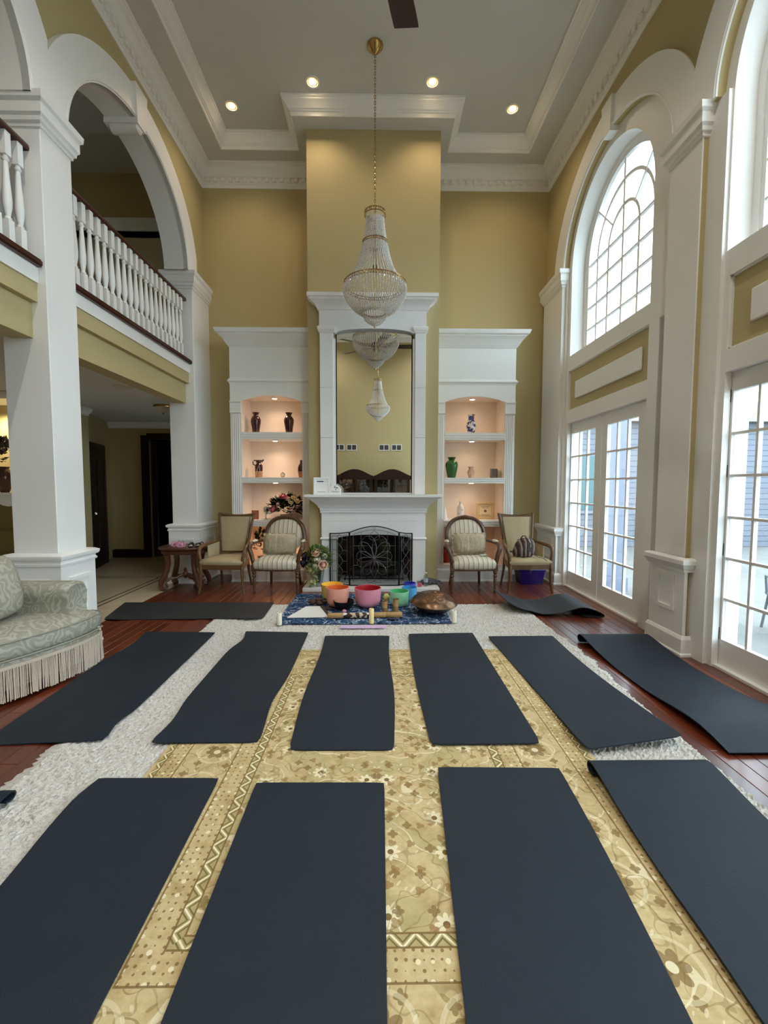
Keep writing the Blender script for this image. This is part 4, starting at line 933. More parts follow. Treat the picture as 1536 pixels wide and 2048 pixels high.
# dotted rows
dot = k.math('LESS_THAN', k.vor(k.comb(k.math('MULTIPLY', d, 1.0), al, 0.0), 34.0, 'F1', 'Distance', .2), .2)
row = k.math('MAXIMUM', band(.05,.14), band(.41,.51)); c = k.mix(k.math('MULTIPLY', k.math('MULTIPLY', dot, row), .8), c, BR)
dot2 = k.math('LESS_THAN', k.vor(k.comb(k.math('ADD', d, .02), k.math('ADD', al, .02), 0.0), 21.0, 'F1', 'Distance', .3), .19); c = k.mix(k.math('MULTIPLY', k.math('MULTIPLY', dot2, row), .8), c, CR)
# zigzag bands
def zig(p0, p1, n):
    tri = k.math('PINGPONG', k.math('MULTIPLY', al, n), 1.0); t_ = k.math('DIVIDE', k.math('SUBTRACT', d, p0), p1-p0)
    df = k.math('ABSOLUTE', k.math('SUBTRACT', tri, t_)); return k.math('MULTIPLY', k.math('LESS_THAN', df, .11), band(p0,p1)), k.math('MULTIPLY', k.math('COMPARE', df, .36, .09), band(p0,p1))
for (p0, p1, n_) in ((.018,.05,26.0),(.51,.555,23.0)):
    z1, z2 = zig(p0, p1, n_); c = k.mix(k.math('MULTIPLY', band(p0,p1), .5), c, lin((158,140,90))); c = k.mix(z1, c, CR); c = k.mix(z2, c, lin((120,112,70)))
for p in (.05,.14,.41,.51,.555): c = k.mix(k.math('MULTIPLY', line(p, .0035), .85), c, BR)
k.col(c); k.bump(nz2, .3, .004); RUGM = k.m
def sheet(fn, nu, nv, th):
    m = MB(); P_ = [[Vector(fn(i/nu, j/nv)) for i in range(nu+1)] for j in range(nv+1)]
    N = []
    for j in range(nv+1):
        row = []
        for i in range(nu+1):
            a = P_[j][min(i+1,nu)]-P_[j][max(i-1,0)]; b = P_[min(j+1,nv)][i]-P_[max(j-1,0)][i]; row.append(a.cross(b).normalized())
        N.append(row)
    w = nu+1; top = [tuple(P_[j][i]+N[j][i]*th*.5) for j in range(nv+1) for i in range(w)]; bot = [tuple(P_[j][i]-N[j][i]*th*.5) for j in range(nv+1) for i in range(w)]
    o = len(top); F = []
    for j in range(nv):
        for i in range(nu):
            q = (j*w+i, j*w+i+1, (j+1)*w+i+1, (j+1)*w+i); F.append(q); F.append(tuple(o+x for x in q[::-1]))
    bd = [i for i in range(nu)] + [j*w+nu for j in range(nv)] + [nv*w+i for i in range(nu,0,-1)] + [j*w for j in range(nv,0,-1)]
    for a, b in zip(bd, bd[1:]+bd[:1]): F.append((a, o+a, o+b, b))
    return m.add(top+bot, F)
rg = sheet(lambda a, b: (-1.18+2.36*a, -1.52+3.04*b, 0), 20, 24, .008)
rug = build('oriental_rug', rg, RUGM, None, label='tan and olive floral oriental rug under the rows of mats', cat='rug'); rug.location = (-.005, 2.31, .0205)

# ---- yoga mats
k = NT('navy_foam_mat', .62, spec=.3); v = k.obj()
k.col(k.mix(k.noise(v, 5, 5, .6), lin((26,35,45)), lin((33,43,54)))); k.bump(k.vor(v, 130.0), .25, .003); MATM = k.m
k2 = NT('charcoal_foam_mat', .65, spec=.3); v = k2.obj(); k2.col(k2.mix(k2.noise(v, 5, 5, .6), lin((42,44,48)), lin((50,52,56)))); k2.bump(k2.vor(v, 130.0), .25, .003); MATG = k2.m
def ymat(corners, lift, label, nu=12, nv=34, mat=MATM, base=.032, edge=None):
    # corners measured on the floor: far-left, far-right, near-right, near-left; lift(u, w) height above the base
    A_, B_, C_, D_ = [Vector((x, y, 0)) for x, y in corners]
    def fn(u, w):
        p = (A_*(1-u)+B_*u)*(1-w) + (D_*(1-u)+C_*u)*w
        if edge: p = p + Vector((edge(u, w), 0, 0))
        z = (base(p.x, p.y) if callable(base) else base) + lift(u, w)
        # round the four corners a little
        cu, cw_ = min(u, 1-u)*.645, min(w, 1-w)*1.87; rr = .032 if w > .5 else .012
        if cu < rr and cw_ < rr:
            q = math.hypot(rr-cu, rr-cw_)
            if q > rr:
                f_ = (q-rr)/q; p = p + (Vector((1,0,0))*(1 if u < .5 else -1)*(rr-cu) + Vector((0,1,0))*(-1 if w < .5 else 1)*(rr-cw_))*f_
        s = 1 - z/1.5
        return (p.x*s, p.y*s, z)
    m = sheet(fn, nu, nv, .007)
    cx = sum(c[0] for c in corners)/4; cyy = sum(c[1] for c in corners)/4
    m.xf(Matrix.Translation((-cx,-cyy,0)))
    o = build('yoga_mat', m, mat, None, smooth=True, auto=45, label=label, cat='yoga mat', group='yoga mats laid out in rows'); o.location = (cx, cyy, 0); return o
flat = lambda u, w: 0.0
bmp = lambda x, c, s: math.exp(-((x-c)/s)**2)
ymat([(-.526,4.25),(.116,4.245),(.101,2.377),(-.511,2.384)], lambda u,w: .004*sin(w*9)*0+.004*bmp(w,.02,.06), 'navy yoga mat in the middle row right in front of the lavender card', edge=lambda u,w: .012*sin(w*7)*(1-2*u))
ymat([(.31,4.30),(.963,4.326),(.951,2.431),(.309,2.428)], lambda u,w: .012*bmp(w,.0,.05)*(1-u)+.006*bmp(w,1,.1), 'navy yoga mat in the middle row in front of the handpan', edge=lambda u,w: -.02*sin(w*pi)*(1-u)+.0*u)
ymat([(-1.366,4.39),(-.706,4.354),(-.694,2.46),(-1.335,2.46)], lambda u,w: .014*bmp(w,.0,.05)+.02*bmp(w,.93,.07)*(1-u)**3+.012*bmp(w,.82,.09)*u**4+.004*sin(w*26)*bmp(w,.1,.08), 'navy yoga mat in the middle row with creases near its far end', edge=lambda u,w: (.05*bmp(w,.12,.1)*(1-u)-.035*bmp(w,.75,.15)*u+.03*bmp(w,.88,.1)*(1-u)))
ymat([(1.095,4.222),(1.744,4.231),(1.836,2.497),(1.194,2.37)], lambda u,w: .012*bmp(w,0,.05)*(1-u)+.05*bmp(w,1.0,.10)*(.35+.65*u)+.02*bmp(w,.9,.1)*(1-u)**2, 'navy yoga mat in the middle row with its near end lifted off the shag', edge=lambda u,w: -.05*sin(w*pi)*u+.0)
ymat([(-2.375,4.383),(-1.652,4.362),(-1.61,2.49),(-2.30,2.44)], lambda u,w: .016*bmp(w,0,.04)*u**6+.014*bmp(w,.93,.05)*u**4+.010*bmp(w,.3,.12)*(1-u)**2, 'navy yoga mat half on bare wood beside the sofa', base=lambda x,y: .005+.027*min(1,max(0,(x+1.98)/.22)), edge=lambda u,w: .05*bmp(w,.18,.14)*(1-u)-.03*bmp(w,.9,.06)*u)
# mats whose ends curl: profile (distance from the far end, height)
def curl_mat(prof, x0f, x1f, x0n, x1n, yfar, ynear, label, side=None, mat=MATM, base=.006, along='y', n=3):
    L = [Vector((p[0], 0, p[1])) for p in prof]
    pts = []
    for i in range(len(L)-1):   # Catmull-Rom smoothing
        p0, p1, p2, p3 = L[max(i-1,0)], L[i], L[i+1], L[min(i+2,len(L)-1)]
        for j in range(4):
            t = j/4; pts.append(.5*((2*p1)+(p2-p0)*t+(2*p0-5*p1+4*p2-p3)*t*t+(3*p1-p0-3*p2+p3)*t*t*t))
    pts.append(L[-1]); D = max(p[0] for p in prof)
    def fn(u, w):
        i = min(int(round(w*(len(pts)-1))), len(pts)-1); q = pts[i]; f = min(1, max(0, q.x/D))
        z = q.z + (side(u, f) if side else 0)
        b_ = base(f, u) if callable(base) else base
        if along == 'y':
            x = (x0f*(1-u)+x1f*u)*(1-f)+(x0n*(1-u)+x1n*u)*f; y = yfar+(ynear-yfar)*q.x/D
        else:
            x = x0f+(x1f-x0f)*q.x/D; y = (yfar*(1-u)+ynear*u) + (x0n+(x1n-x0n)*f)
        return (x, y, max(z,.0)+b_)
    m = sheet(fn, 12, len(pts)-1, .007)
    o = build('yoga_mat', m, mat, None, smooth=True, auto=50, label=label, cat='yoga mat', group='yoga mats laid out in rows'); return o
curl_mat([(.07,.012),(.03,.004),(.0,.022),(.005,.055),(.05,.075),(.14,.068),(.35,.035),(.6,.012),(.85,.008),(1.1,.018),(1.35,.045),(1.55,.05),(1.75,.012)], 1.93, 2.575, 1.95, 2.60, 4.09, 2.30, 'navy yoga mat on bare wood along the glass doors with its far end rolled up', side=lambda u,f: .0)
curl_mat([(.06,.012),(.025,.003),(.0,.018),(.006,.045),(.05,.058),(.14,.05),(.34,.025),(.6,.012),(.85,.02),(1.1,.012),(1.4,.018),(1.75,.0)], 1.09, 1.70, 1.02, 1.66, 2.16, .34, 'navy yoga mat in the near row with a curled far edge on the window side', base=.03)
curl_mat([(.0,.125),(.05,.10),(.13,.062),(.25,.030),(.42,.018),(.60,.032),(.76,.075),(.87,.105),(.97,.098),(1.08,.062),(1.14,.028),(1.12,.006),(1.02,.003),(.90,.003)], 1.50, 2.56, .10, -.02, 5.45, 4.82, 'charcoal mat with both ends curled, on the wood by the far armchair', mat=MATG, along='x', base=lambda f,u: .008+.024*max(0,min(1,(.36-f)/.1)))
ymat([(-3.224,5.505),(-1.327,5.493),(-1.293,4.83),(-3.06,4.80)], lambda u,w: .02*bmp(w,1,.2)*bmp(u,.92,.07)+.015*bmp(w,1,.2)*bmp(u,.08,.06)+.01*bmp(w,1,.2)*bmp(u,.5,.1), 'charcoal mat lying crosswise on wood and tile in front of the side table', nu=34, nv=10, mat=MATG, base=lambda x,y: .006+.024*min(1,max(0,(x+1.95)/.2)))
# near row
ymat([(-1.458,2.154),(-.812,2.147),(-.785,.30),(-1.40,.30)], lambda u,w: .010*bmp(w,.06,.1)*(1-u)**3, 'navy yoga mat in the near row on the sofa side of the patterned rug', edge=lambda u,w: .03*bmp(w,.0,.05)*(1-u)**2+.03*bmp(w,.35,.15)*(1-u))
ymat([(-.613,2.111),(.034,2.104),(.022,.24),(-.595,.24)], flat, 'navy yoga mat in the near row below the mid-row mat of the lavender card')
ymat([(.318,2.222),(.963,2.207),(.82,.36),(.20,.36)], lambda u,w: .014*bmp(w,.0,.05)*(1-u)**2, 'navy yoga mat in the near row below the handpan mat', edge=lambda u,w: .012*sin(w*5)*u)
curl_mat([(.05,.012),(.02,.004),(.0,.018),(.006,.036),(.04,.045),(.12,.035),(.3,.012),(.6,.0),(1.75,.0)], -2.36, -1.70, -2.36, -1.72, 1.98, .2, 'navy yoga mat corner curling in at the photo edge below the sofa', base=lambda f,u: .006+.026*max(0,min(1,(u-.7)/.2)))

# ---- batik cloth and the sound-bath instruments
k = NT('blue_batik', .9, spec=.1); v = k.obj()
wn = k.n('ShaderNodeTexNoise', Scale=9.0, Detail=3.0); k.set(wn.inputs['Vector'], v); wvv = k.n('ShaderNodeVectorMath', _operation='MULTIPLY_ADD'); k.set(wvv.inputs[0], wn.outputs['Color']); wvv.inputs[1].default_value = (.22,.22,.22); k.set(wvv.inputs[2], v)
e = k.vor(wvv.outputs[0], 9.0, 'DISTANCE_TO_EDGE'); nz = k.noise(v, 16, 5, .7, 1.5); nb = k.noise(v, 40, 3, .6, 2.0)
c = k.ramp(nz, [(.36, lin((22,34,58))), (.5, lin((40,66,104))), (.62, lin((84,118,156))), (.72, lin((196,214,226)))])
c = k.mix(k.math('MULTIPLY', k.math('LESS_THAN', e, .028), k.math('GREATER_THAN', k.noise(v, 6, 2), .45)), c, lin((206,218,226))); c = k.mix(k.math('MULTIPLY', k.math('GREATER_THAN', nb, .62), .7), c, lin((18,26,46))); k.col(c); BATIK = k.m
q4 = [(-1.108,5.89),(.798,5.878),(.79,4.539),(-1.075,4.52)]
def cf(u, w):
    x = (q4[0][0]*(1-u)+q4[1][0]*u)*(1-w)+(q4[3][0]*(1-u)+q4[2][0]*u)*w; y = (q4[0][1]*(1-u)+q4[1][1]*u)*(1-w)+(q4[3][1]*(1-u)+q4[2][1]*u)*w
    z = .008+.024*min(1,max(0,(5.5-y)/.15)) + .003*sin(x*9+y*4)*sin(y*11)
    return (x, y, z)
build('batik_cloth', sheet(cf, 36, 26, .003), BATIK, None, smooth=True, label='blue and white batik cloth spread under the singing bowls', cat='cloth')
def frosted(name, c, ci):
    k = NT(name, .45, spec=.4); gm = k.n('ShaderNodeNewGeometry'); k.col(lin(c)); k.b.inputs['Subsurface Weight'].default_value = .15; k.b.inputs['Subsurface Radius'].default_value = (.05,.05,.05)
    return k.m, plain(name+'_inside', ci, .5)
def bowl(loc, r, h, c, ci, label, zb=.034):
    o = empty('singing_bowl', (loc[0], loc[1], zb), label=label, cat='bowl', group='crystal singing bowls')
    mo, mi = frosted('frosted_'+label.split()[0], c, ci); cr = min(r*.55, h*.5)
    out = [(0.0,0.0)] + [(r*.94-cr+cr*sin(t), cr-cr*cos(t)) for t in frange(0, pi/2, 8)] + [(r*.97,h*.7),(r,h)]
    build('shell', MB().lathe(out + [(r-.008,h)], 36, cap=False), mo, o, smooth=True)
    inn = [(r-.008,h),(r*.96-.008,h*.7)] + [(r*.94-cr+(cr-.008)*sin(t), cr-(cr-.008)*cos(t)) for t in frange(pi/2, 0, 8)] + [(0,.008)]
    build('inside', MB().lathe(inn, 36, cap=False), mi, o, smooth=True)
bowl((-.121,5.19), .162, .23, (232,152,172), (176,18,34), 'pink crystal singing bowl with red inside, in the centre of the cloth')
bowl((-.485,5.20), .139, .235, (244,170,150), (230,110,44), 'salmon crystal singing bowl with orange inside, behind the black bowl')
bowl((-.60,5.62), .142, .20, (240,206,110), (250,200,60), 'yellow crystal singing bowl half hidden behind the salmon one', .012)
bowl((.26,5.21), .118, .185, (160,232,186), (76,184,116), 'green crystal singing bowl beside the handpan')
bowl((.405,5.52), .098, .18, (96,178,230), (60,150,214), 'light-blue crystal singing bowl behind the green one', .012)
bowl((.435,5.84), .082, .165, (84,92,210), (30,24,150), 'dark-blue crystal singing bowl nearest the fire screen', .012)
k = NT('hammered_dark_metal', .3, .8); v = k.obj(); k.col(lin((42,40,40))); k.bump(k.vor(v, 30.0), .4, .006); HAMM = k.m
o = empty('metal_singing_bowl', (-.40, 5.05, .034), label='black hammered metal singing bowl in front of the salmon bowl', cat='bowl')
build('shell', MB().lathe([(0,0),(.05,.002),(.085,.02),(.11,.055),(.122,.11),(.116,.112),(.104,.058),(.08,.027),(.05,.012),(0,.01)], 32), HAMM, o, smooth=True, auto=60)
# handpan
k = NT('bronzed_steel', .28, .9); v = k.obj(); k.col(k.mix(k.noise(v, 6, 4), lin((138,108,84)), lin((96,72,54)))); HP = k.m
hp = empty('handpan', (.635, 4.93, .034), label='bronze steel handpan drum resting on the batik cloth', cat='drum')
hp.rotation_euler = (math.radians(3), math.radians(2), 0)
def hpz(x, y):
    r = math.hypot(x, y)/.268; z = .122+.125*max(0, 1-r**2.3)**.85
    for i in range(8):
        a = 2*pi*i/8-.45; cx, cy_ = .172*cos(a), .172*sin(a); q = math.hypot(x-cx, y-cy_)
        z += -.010*bmp(q, 0, .018)-.005*bmp(q, .040, .010)+.002*bmp(q,.055,.01)
    q = math.hypot(x, y); z += .008*bmp(q,0,.03)-.004*bmp(q,.055,.012); return z
R = [[(.268*t*cos(2*pi*j/72), .268*t*sin(2*pi*j/72), hpz(.268*t*cos(2*pi*j/72), .268*t*sin(2*pi*j/72))) for j in range(72)] for t in frange(.01,1,44)]
build('top_shell', MB().loft(R, True), HP, hp, smooth=True, auto=60)
build('rim', MB().lathe([(.262,.118),(.274,.120),(.276,.125),(.27,.13),(.262,.128)], 48, cap=False), HP, hp, smooth=True)
build('bottom_shell', MB().lathe([(.265,.122),(.22,.08),(.16,.035),(.09,.008),(0,.0)], 48, cap=False), HP, hp, smooth=True)
# candles
WAX = plain('ivory_wax', (240,236,214), .5); WARMW = plain('warm_wax', (246,224,160), .5)
for i, (x, y, h, lb) in enumerate(((-1.034,4.50,.125,'short ivory pillar candle at the cloth corner near the chime bars'),(-.068,4.545,.155,'tall amber-tipped pillar candle in front of the rainstick'),(.817,4.57,.125,'short ivory pillar candle at the cloth corner by the handpan'))):
    c = empty('candle', (x,y,.034), label=lb, cat='candle', group='flameless candles')
    build('body', MB().lathe([(0,0),(.026,0),(.027,.004),(.026,h),(.022,h+.004),(.018,h-.008),(0,h-.010)], 20), WAX if i != 1 else WARMW, c, smooth=True, auto=50)
    build('wick', MB().lathe([(.002,h-.012),(.002,h+.008)], 6), METAL_DK, c)
# bamboo rainstick and uprights
k = NT('bamboo', .45); v = k.obj(); k.col(k.mix(k.noise(k.scale(v,(3,40,40)), 2, 4), lin((198,160,104)), lin((150,112,64)))); BAMB = k.m
k = NT('painted_band', .5); v = k.obj(); zx, zy, zz = k.sep(v)[0:3]; pk_ = k.math('GREATER_THAN', k.math('SINE', k.math('ADD', k.math('MULTIPLY', zx, 60.0), k.math('MULTIPLY', k.noise(v, 9, 2), 22.0))), .2); k.col(k.mix(pk_, lin((66,42,26)), lin((206,190,160)))); PBAND = k.m
k = NT('zigzag_collar', .5); v = k.obj(); zx, zy, zz = k.sep(v)[0:3]; k.col(k.mix(k.math('GREATER_THAN', k.math('PINGPONG', k.math('MULTIPLY', k.math('ADD', zy, zz), 26.0), 1.0), k.math('FRACT', k.math('MULTIPLY', zx, 12.0))), lin((24,24,30)), lin((232,228,220)))); ZCOL = k.m
rs = empty('rainstick', (-.15, 4.72, .036), label='bamboo rainstick with painted centre lying across the cloth', cat='rainstick'); rs.rotation_euler = (0,0,math.radians(3))
def hcyl(x0, x1, r, seg=16): return MB().tube([(x0,0,r),(x0+.004,0,r),(x1-.004,0,r),(x1,0,r)], [r*.9,r,r,r*.9], seg)
for x0, x1, m, nm in ((-.40,-.23,BAMB,'bamboo_end'),(-.23,-.19,ZCOL,'collar'),(-.19,.03,PBAND,'painted_middle'),(.03,.10,ZCOL,'collar'),(.24,.42,BAMB,'bamboo_end'),(.10,.24,BAMB,'bamboo_middle')): build(nm, hcyl(x0, x1, .031), m, rs, smooth=True, auto=50)
for x, y, h, lb in ((.078,4.87,.155,'upright bamboo shaker next to the tall amber candle'),(.205,4.90,.165,'upright bamboo shaker in front of the green bowl')):
    c = empty('bamboo_shaker', (x,y,.034), label=lb, cat='shaker', group='bamboo shakers')
    build('body', MB().lathe([(0,0),(.03,0),(.032,.004),(.031,h*.5),(.033,h*.52),(.031,h*.55),(.032,h),(.026,h+.002),(.026,h-.02),(0,h-.02)], 18), BAMB, c, smooth=True, auto=50)
    build('rim', MB().lathe([(.026,h-.002),(.033,h-.002),(.033,h+.004),(.026,h+.004)], 18, cap=False), plain('dark_rim', (90,66,34), .5), c)
# chime bars
ROD = plain('white_lacquered_rod', (236,234,228), .35)
cb = empty('bar_chimes', (-.78, 4.92, .036), label='fan of white chime bars lying on the batik cloth', cat='chimes')
for i in range(14):
    f = i/13; y = -.20+.40*f; x0 = -.215+.13*f; x1 = .24-.15*f
    build('chime_bar', MB().tube([(x0,y,.008),(x1,y+.01,.010)], .009, 8), ROD, cb, smooth=True)
build('mantle', MB().bar((.26,-.22,.012),(.10,.22,.012),.035,.022), plain('dark_mantle_wood', (56,40,48), .4), cb)
LAV = NT('lavender_card', .6); v = LAV.obj(); LAV.col(LAV.mix(LAV.math('MULTIPLY', LAV.math('GREATER_THAN', LAV.noise(LAV.scale(v,(90,14,1)), 2, 2), .55), .25), lin((214,190,226)), lin((150,120,170))))
build('lavender_card', MB().rbox(-.39,.085,4.375,4.475,.034,.037,.001), LAV.m, None, label='long lavender paper card lying in front of the cloth', cat='card')
pc = MB().ball((.165,4.645,.05), .065, .03, .016, 16, 8); build('glasses_case', pc, plain('navy_gloss', (26,28,62), .2), None, smooth=True, label='dark blue oval case on the cloth below the bamboo shakers', cat='case')
PODM = plain('brown_seed_pod', (88,54,40), .5, c2=(54,34,28), nscale=20, bump=.5, bscale=30)
for i, (x, y, r, lb) in enumerate(((-.80,5.26,.05,'large brown seed pod rattle farthest from the bowls'),(-.71,5.22,.045,'brown seed pod rattle between its two larger neighbours'),(-.74,5.36,.05,'brown seed pod rattle lying behind the others'),(-.655,5.30,.04,'brown seed pod rattle touching the yellow bowl'))):
    m = MB().ball((0,0,0), r, r*.8, r*.62, 10, 7); m.xf(Matrix.Translation((x,y,.036+r*.62))); build('seed_pod_rattle', m, PODM, None, smooth=True, label=lb, cat='rattle', group='seed pod rattles')
ml = empty('mallet', (.105,5.33,.05), label='pale yellow rubber mallet propped behind the pink bowl', cat='mallet')
build('head', MB().ball((0,0,.055), .042, .038, .05, 14, 9), plain('yellow_rubber', (222,222,130), .5), ml, smooth=True); build('stick', MB().tube([(0,.03,.03),(-.02,.3,.02)], .007, 6), BAMB, ml)
m = MB().ball((-.385,4.915,.055), .026, .02, .02, 12, 7); build('pink_stone', m, plain('rose_quartz', (222,150,164), .3), None, smooth=True, label='pink quartz stone in front of the black metal bowl', cat='stone')
sc_ = empty('feather_fan', (-.50, 5.02, .036), label='dark feather fan lying between the chime bars and black bowl', cat='fan')
for i in range(6):
    a = 2.2+.16*i; build('feather', MB().loft([[(r_*cos(a)-w*sin(a), r_*sin(a)+w*cos(a), .004+i*.002), (r_*cos(a)+w*sin(a), r_*sin(a)-w*cos(a), .004+i*.002)] for r_, w in ((0,.004),(.06,.014),(.15,.018),(.2,.004))], closed=False), plain('dark_feather', (60,46,58), .7), sc_)
# ================================================================== DECOR
def vase(name, loc, prof, mat, label, cat='vase', group=None, seg=24, extra=None):
    o = empty(name, loc, label=label, cat=cat, group=group)
    build('body', MB().lathe(prof, seg, cap=False), mat, o, smooth=True, auto=50)
    return o
OXB = plain('oxblood_glaze', (52,14,18), .12, spec=.7); 
vp = [(0,0),(.048,0),(.05,.01),(.062,.10),(.078,.19),(.078,.225),(.06,.262),(.036,.288),(.036,.30),(.052,.325),(.056,.335),(.048,.336),(.03,.30),(.02,.28)]
vase('glazed_vase', (-1.925, 6.95, 2.30), vp, OXB, 'dark oxblood vase on the top shelf, farther from the chimney', group='oxblood vases')
vase('glazed_vase', (-1.405, 6.95, 2.30), vp, OXB, 'dark oxblood vase on the top shelf, closer to the chimney', group='oxblood vases')
pl = empty('glass_plate', (-2.03, 6.98, 2.301), label='clear glass plate leaning in the cabinet beside the dark vases', cat='plate')
m = MB().lathe([(0,0),(.08,.002),(.11,.012),(.112,.016),(.08,.007),(0,.005)], 24, cap=False); m.xf(Matrix.Translation((0,0,.112)) @ Matrix.Rotation(math.radians(78),4,'Y')); build('disc', m, CLEAR, pl, smooth=True)
pt = vase('pitcher', (-1.885, 6.93, 1.616), [(0,0),(.052,0),(.056,.012),(.058,.10)], plain('tan_glaze', (176,128,92), .3), 'dark red ewer with tan foot on the middle shelf', 'pitcher')
build('upper_body', MB().lathe([(.058,.10),(.062,.16),(.058,.195),(.038,.215),(.034,.225),(.045,.255),(.058,.275),(.05,.276),(.03,.225)], 24, cap=False), OXB, pt, smooth=True)
build('handle', MB().tube([(-.045,0,.19),(-.085,0,.205),(-.092,0,.245),(-.07,0,.272),(-.045,0,.265)], .009, 8), OXB, pt, smooth=True)
build('spout', MB().loft([[(.04,-.02,.25),(.04,.02,.25),(.06,0,.24)],[(.07,-.012,.285),(.07,.012,.285),(.088,0,.283)]], True, True), OXB, pt)
build('cord', MB().tube([(.03,-.06,.21),(.0,-.064,.15),(-.02,-.062,.08),(-.035,-.058,.02)], .003, 5), plain('cream_cord', (214,190,170), .8), pt)
ck = empty('desk_clock', (-1.495, 6.86, 1.616), label='tiny round brass clock on the middle shelf', cat='clock')
m = MB().lathe([(0,-.008),(.032,-.008),(.036,0),(.032,.008),(0,.008)], 20); m.xf(Matrix.Translation((0,0,.042)) @ Matrix.Rotation(pi/2,4,'X')); build('case', m, BRASS, ck, smooth=True)
m = MB().lathe([(0,0),(.027,0)], 20, cap=False); m.xf(Matrix.Translation((0,-.009,.042)) @ Matrix.Rotation(pi/2,4,'X')); build('dial', m, plain('clock_dial', (230,214,200), .4), ck)
build('feet', MB().bar((-.02,0,.0),(-.012,0,.014),.006).bar((.02,0,0),(.012,0,.014),.006).lathe([(.006,.076),(.003,.088)], 8), BRASS, ck)
bt = vase('stoneware_bottle', (-1.215, 6.93, 1.616), [(0,0),(.04,0),(.05,.05),(.055,.10)], plain('honey_glaze', (150,100,58), .3), 'dark-shouldered stoneware bottle half hidden behind the cabinet stile', 'bottle')
build('shoulder', MB().lathe([(.055,.10),(.055,.15),(.04,.20),(.02,.225),(.018,.27),(.022,.275),(.014,.275)], 20, cap=False), OXB, bt, smooth=True)
# small items on the counter shelf
fr = empty('small_photo_frame', (-1.955, 6.93, .956), label='small copper photo frame on the lower left cabinet shelf', cat='frame')
build('frame', MB().box(-.055,.055,0,.012,0,.012).box(-.055,.055,0,.012,.128,.14).box(-.055,-.043,0,.012,0,.14).box(.043,.055,0,.012,0,.14), plain('copper', (176,96,64), .35, .6), fr); build('picture', MB().box(-.045,.045,.004,.008,.01,.13), plain('sepia_print', (150,90,70), .6), fr)
gb = vase('silver_goblet', (-1.78, 6.90, .956), [(0,0),(.035,0),(.035,.006),(.012,.014),(.009,.07),(.03,.10),(.038,.14),(.036,.19),(.03,.19),(.03,.12),(0,.10)], plain('silver', (206,204,198), .25, .8), 'small silver goblet beside the flower basket on the shelf', 'goblet')
LEAFD = plain('dark_leaf', (40,52,34), .5, c2=(24,34,22), nscale=9); LEAFG = plain('fresh_leaf', (86,112,58), .5, c2=(130,148,84), nscale=9)
STEMG = plain('stem_green', (70,92,50), .6)
def leafcluster(n, spread, size, seed, low=-.2):
    r = random.Random(seed); m = MB()
    for i in range(n):
        a, e = r.uniform(0,2*pi), r.uniform(low, 1.4); R_ = r.uniform(.55,1.0)
        c = Vector((spread[0]*R_*cos(a)*cos(e), spread[1]*R_*sin(a)*cos(e), spread[2]*R_*sin(e)))
        d = (c.normalized()+Vector((r.uniform(-.5,.5),r.uniform(-.5,.5),r.uniform(-.4,.5)))).normalized(); s = d.cross(Vector((0,0,1)))
        s = s.normalized() if s.length > .01 else Vector((1,0,0)); L = size*r.uniform(.7,1.3); w = L*.33; u = s.cross(d)*L*.12
        p = [c, c+d*L*.45+s*w+u, c+d*L, c+d*L*.45-s*w+u]; m.add(p, [(0,1,2),(0,2,3)])
    return m
def rose(mb, c, r, seed=0):
    q = random.Random(seed); c = Vector(c); mb.ball(c, r*.55, r*.55, r*.55, 8, 5)
    for ring, (n, rr, tl) in enumerate(((4,.62,.25),(5,.82,.7),(6,1.0,1.15))):
        for i in range(n):
            a = 2*pi*i/n+ring*.5+q.uniform(-.2,.2); w = .62*r
            o = Vector((cos(a), sin(a), 0)); t = Vector((-sin(a), cos(a), 0)); up = Vector((0,0,1))
            b0 = c - up*r*.4+o*rr*r*.35; m0 = c+o*rr*r*.9+up*r*(.15-.1*ring); t0 = c+o*rr*r*(.75+.35*tl)+up*r*(.65-.32*ring)
            mb.loft([[tuple(b0-t*w*.4), tuple(b0+o*r*.03), tuple(b0+t*w*.4)], [tuple(m0-t*w-o*r*.12), tuple(m0+o*r*.1), tuple(m0+t*w-o*r*.12)], [tuple(t0-t*w*.7), tuple(t0+o*r*.08), tuple(t0+t*w*.7)]], closed=False)
def bouquet(name, loc, label, spread, nleaf, lsize, flowers, leafmat, seed, low=-.2, zc=.2):
    o = empty(name, loc, label=label, cat='flowers')
    m = leafcluster(nleaf, spread, lsize, seed, low); m.xf(Matrix.Translation((0,0,zc))); build('foliage', m, leafmat, o, kind='stuff')
    for i, (x, y, z, r, mt) in enumerate(flowers):
        f = MB(); rose(f, (0,0,0), r, i+seed); d = Vector((x, y-.05, (z-zc)*.8+.05)).normalized(); f.xf(Matrix.Translation((x,y,z)) @ d.to_track_quat('Z','Y').to_matrix().to_4x4()); build('bloom', f, mt, o, smooth=True)
    return o
PEACHR = plain('peach_petal', (238,186,164), .6, c2=(244,214,196), nscale=10); PINKR = plain('pink_petal', (216,92,110), .6, c2=(236,140,150), nscale=10); CREAMR = plain('cream_petal', (236,214,160), .6); PURPR = plain('purple_petal', (70,46,78), .6, c2=(48,30,56), nscale=12); WHITEF = plain('white_petal', (238,234,222), .6)
bq = bouquet('flower_basket', (-1.46, 6.93, .956), 'pink and cream silk flowers with dark leaves on the cabinet shelf', (.30,.16,.24), 650, .08, [(-.02,-.10,.36,.055,PINKR),(.05,-.12,.33,.04,PEACHR),(-.18,-.13,.17,.05,PINKR),(.14,-.09,.34,.045,CREAMR),(.19,-.11,.30,.045,CREAMR),(.10,-.14,.28,.035,CREAMR),(-.10,-.15,.25,.025,PEACHR),(-.24,-.12,.12,.03,WHITEF)], LEAFD, 11, -.1, .13)
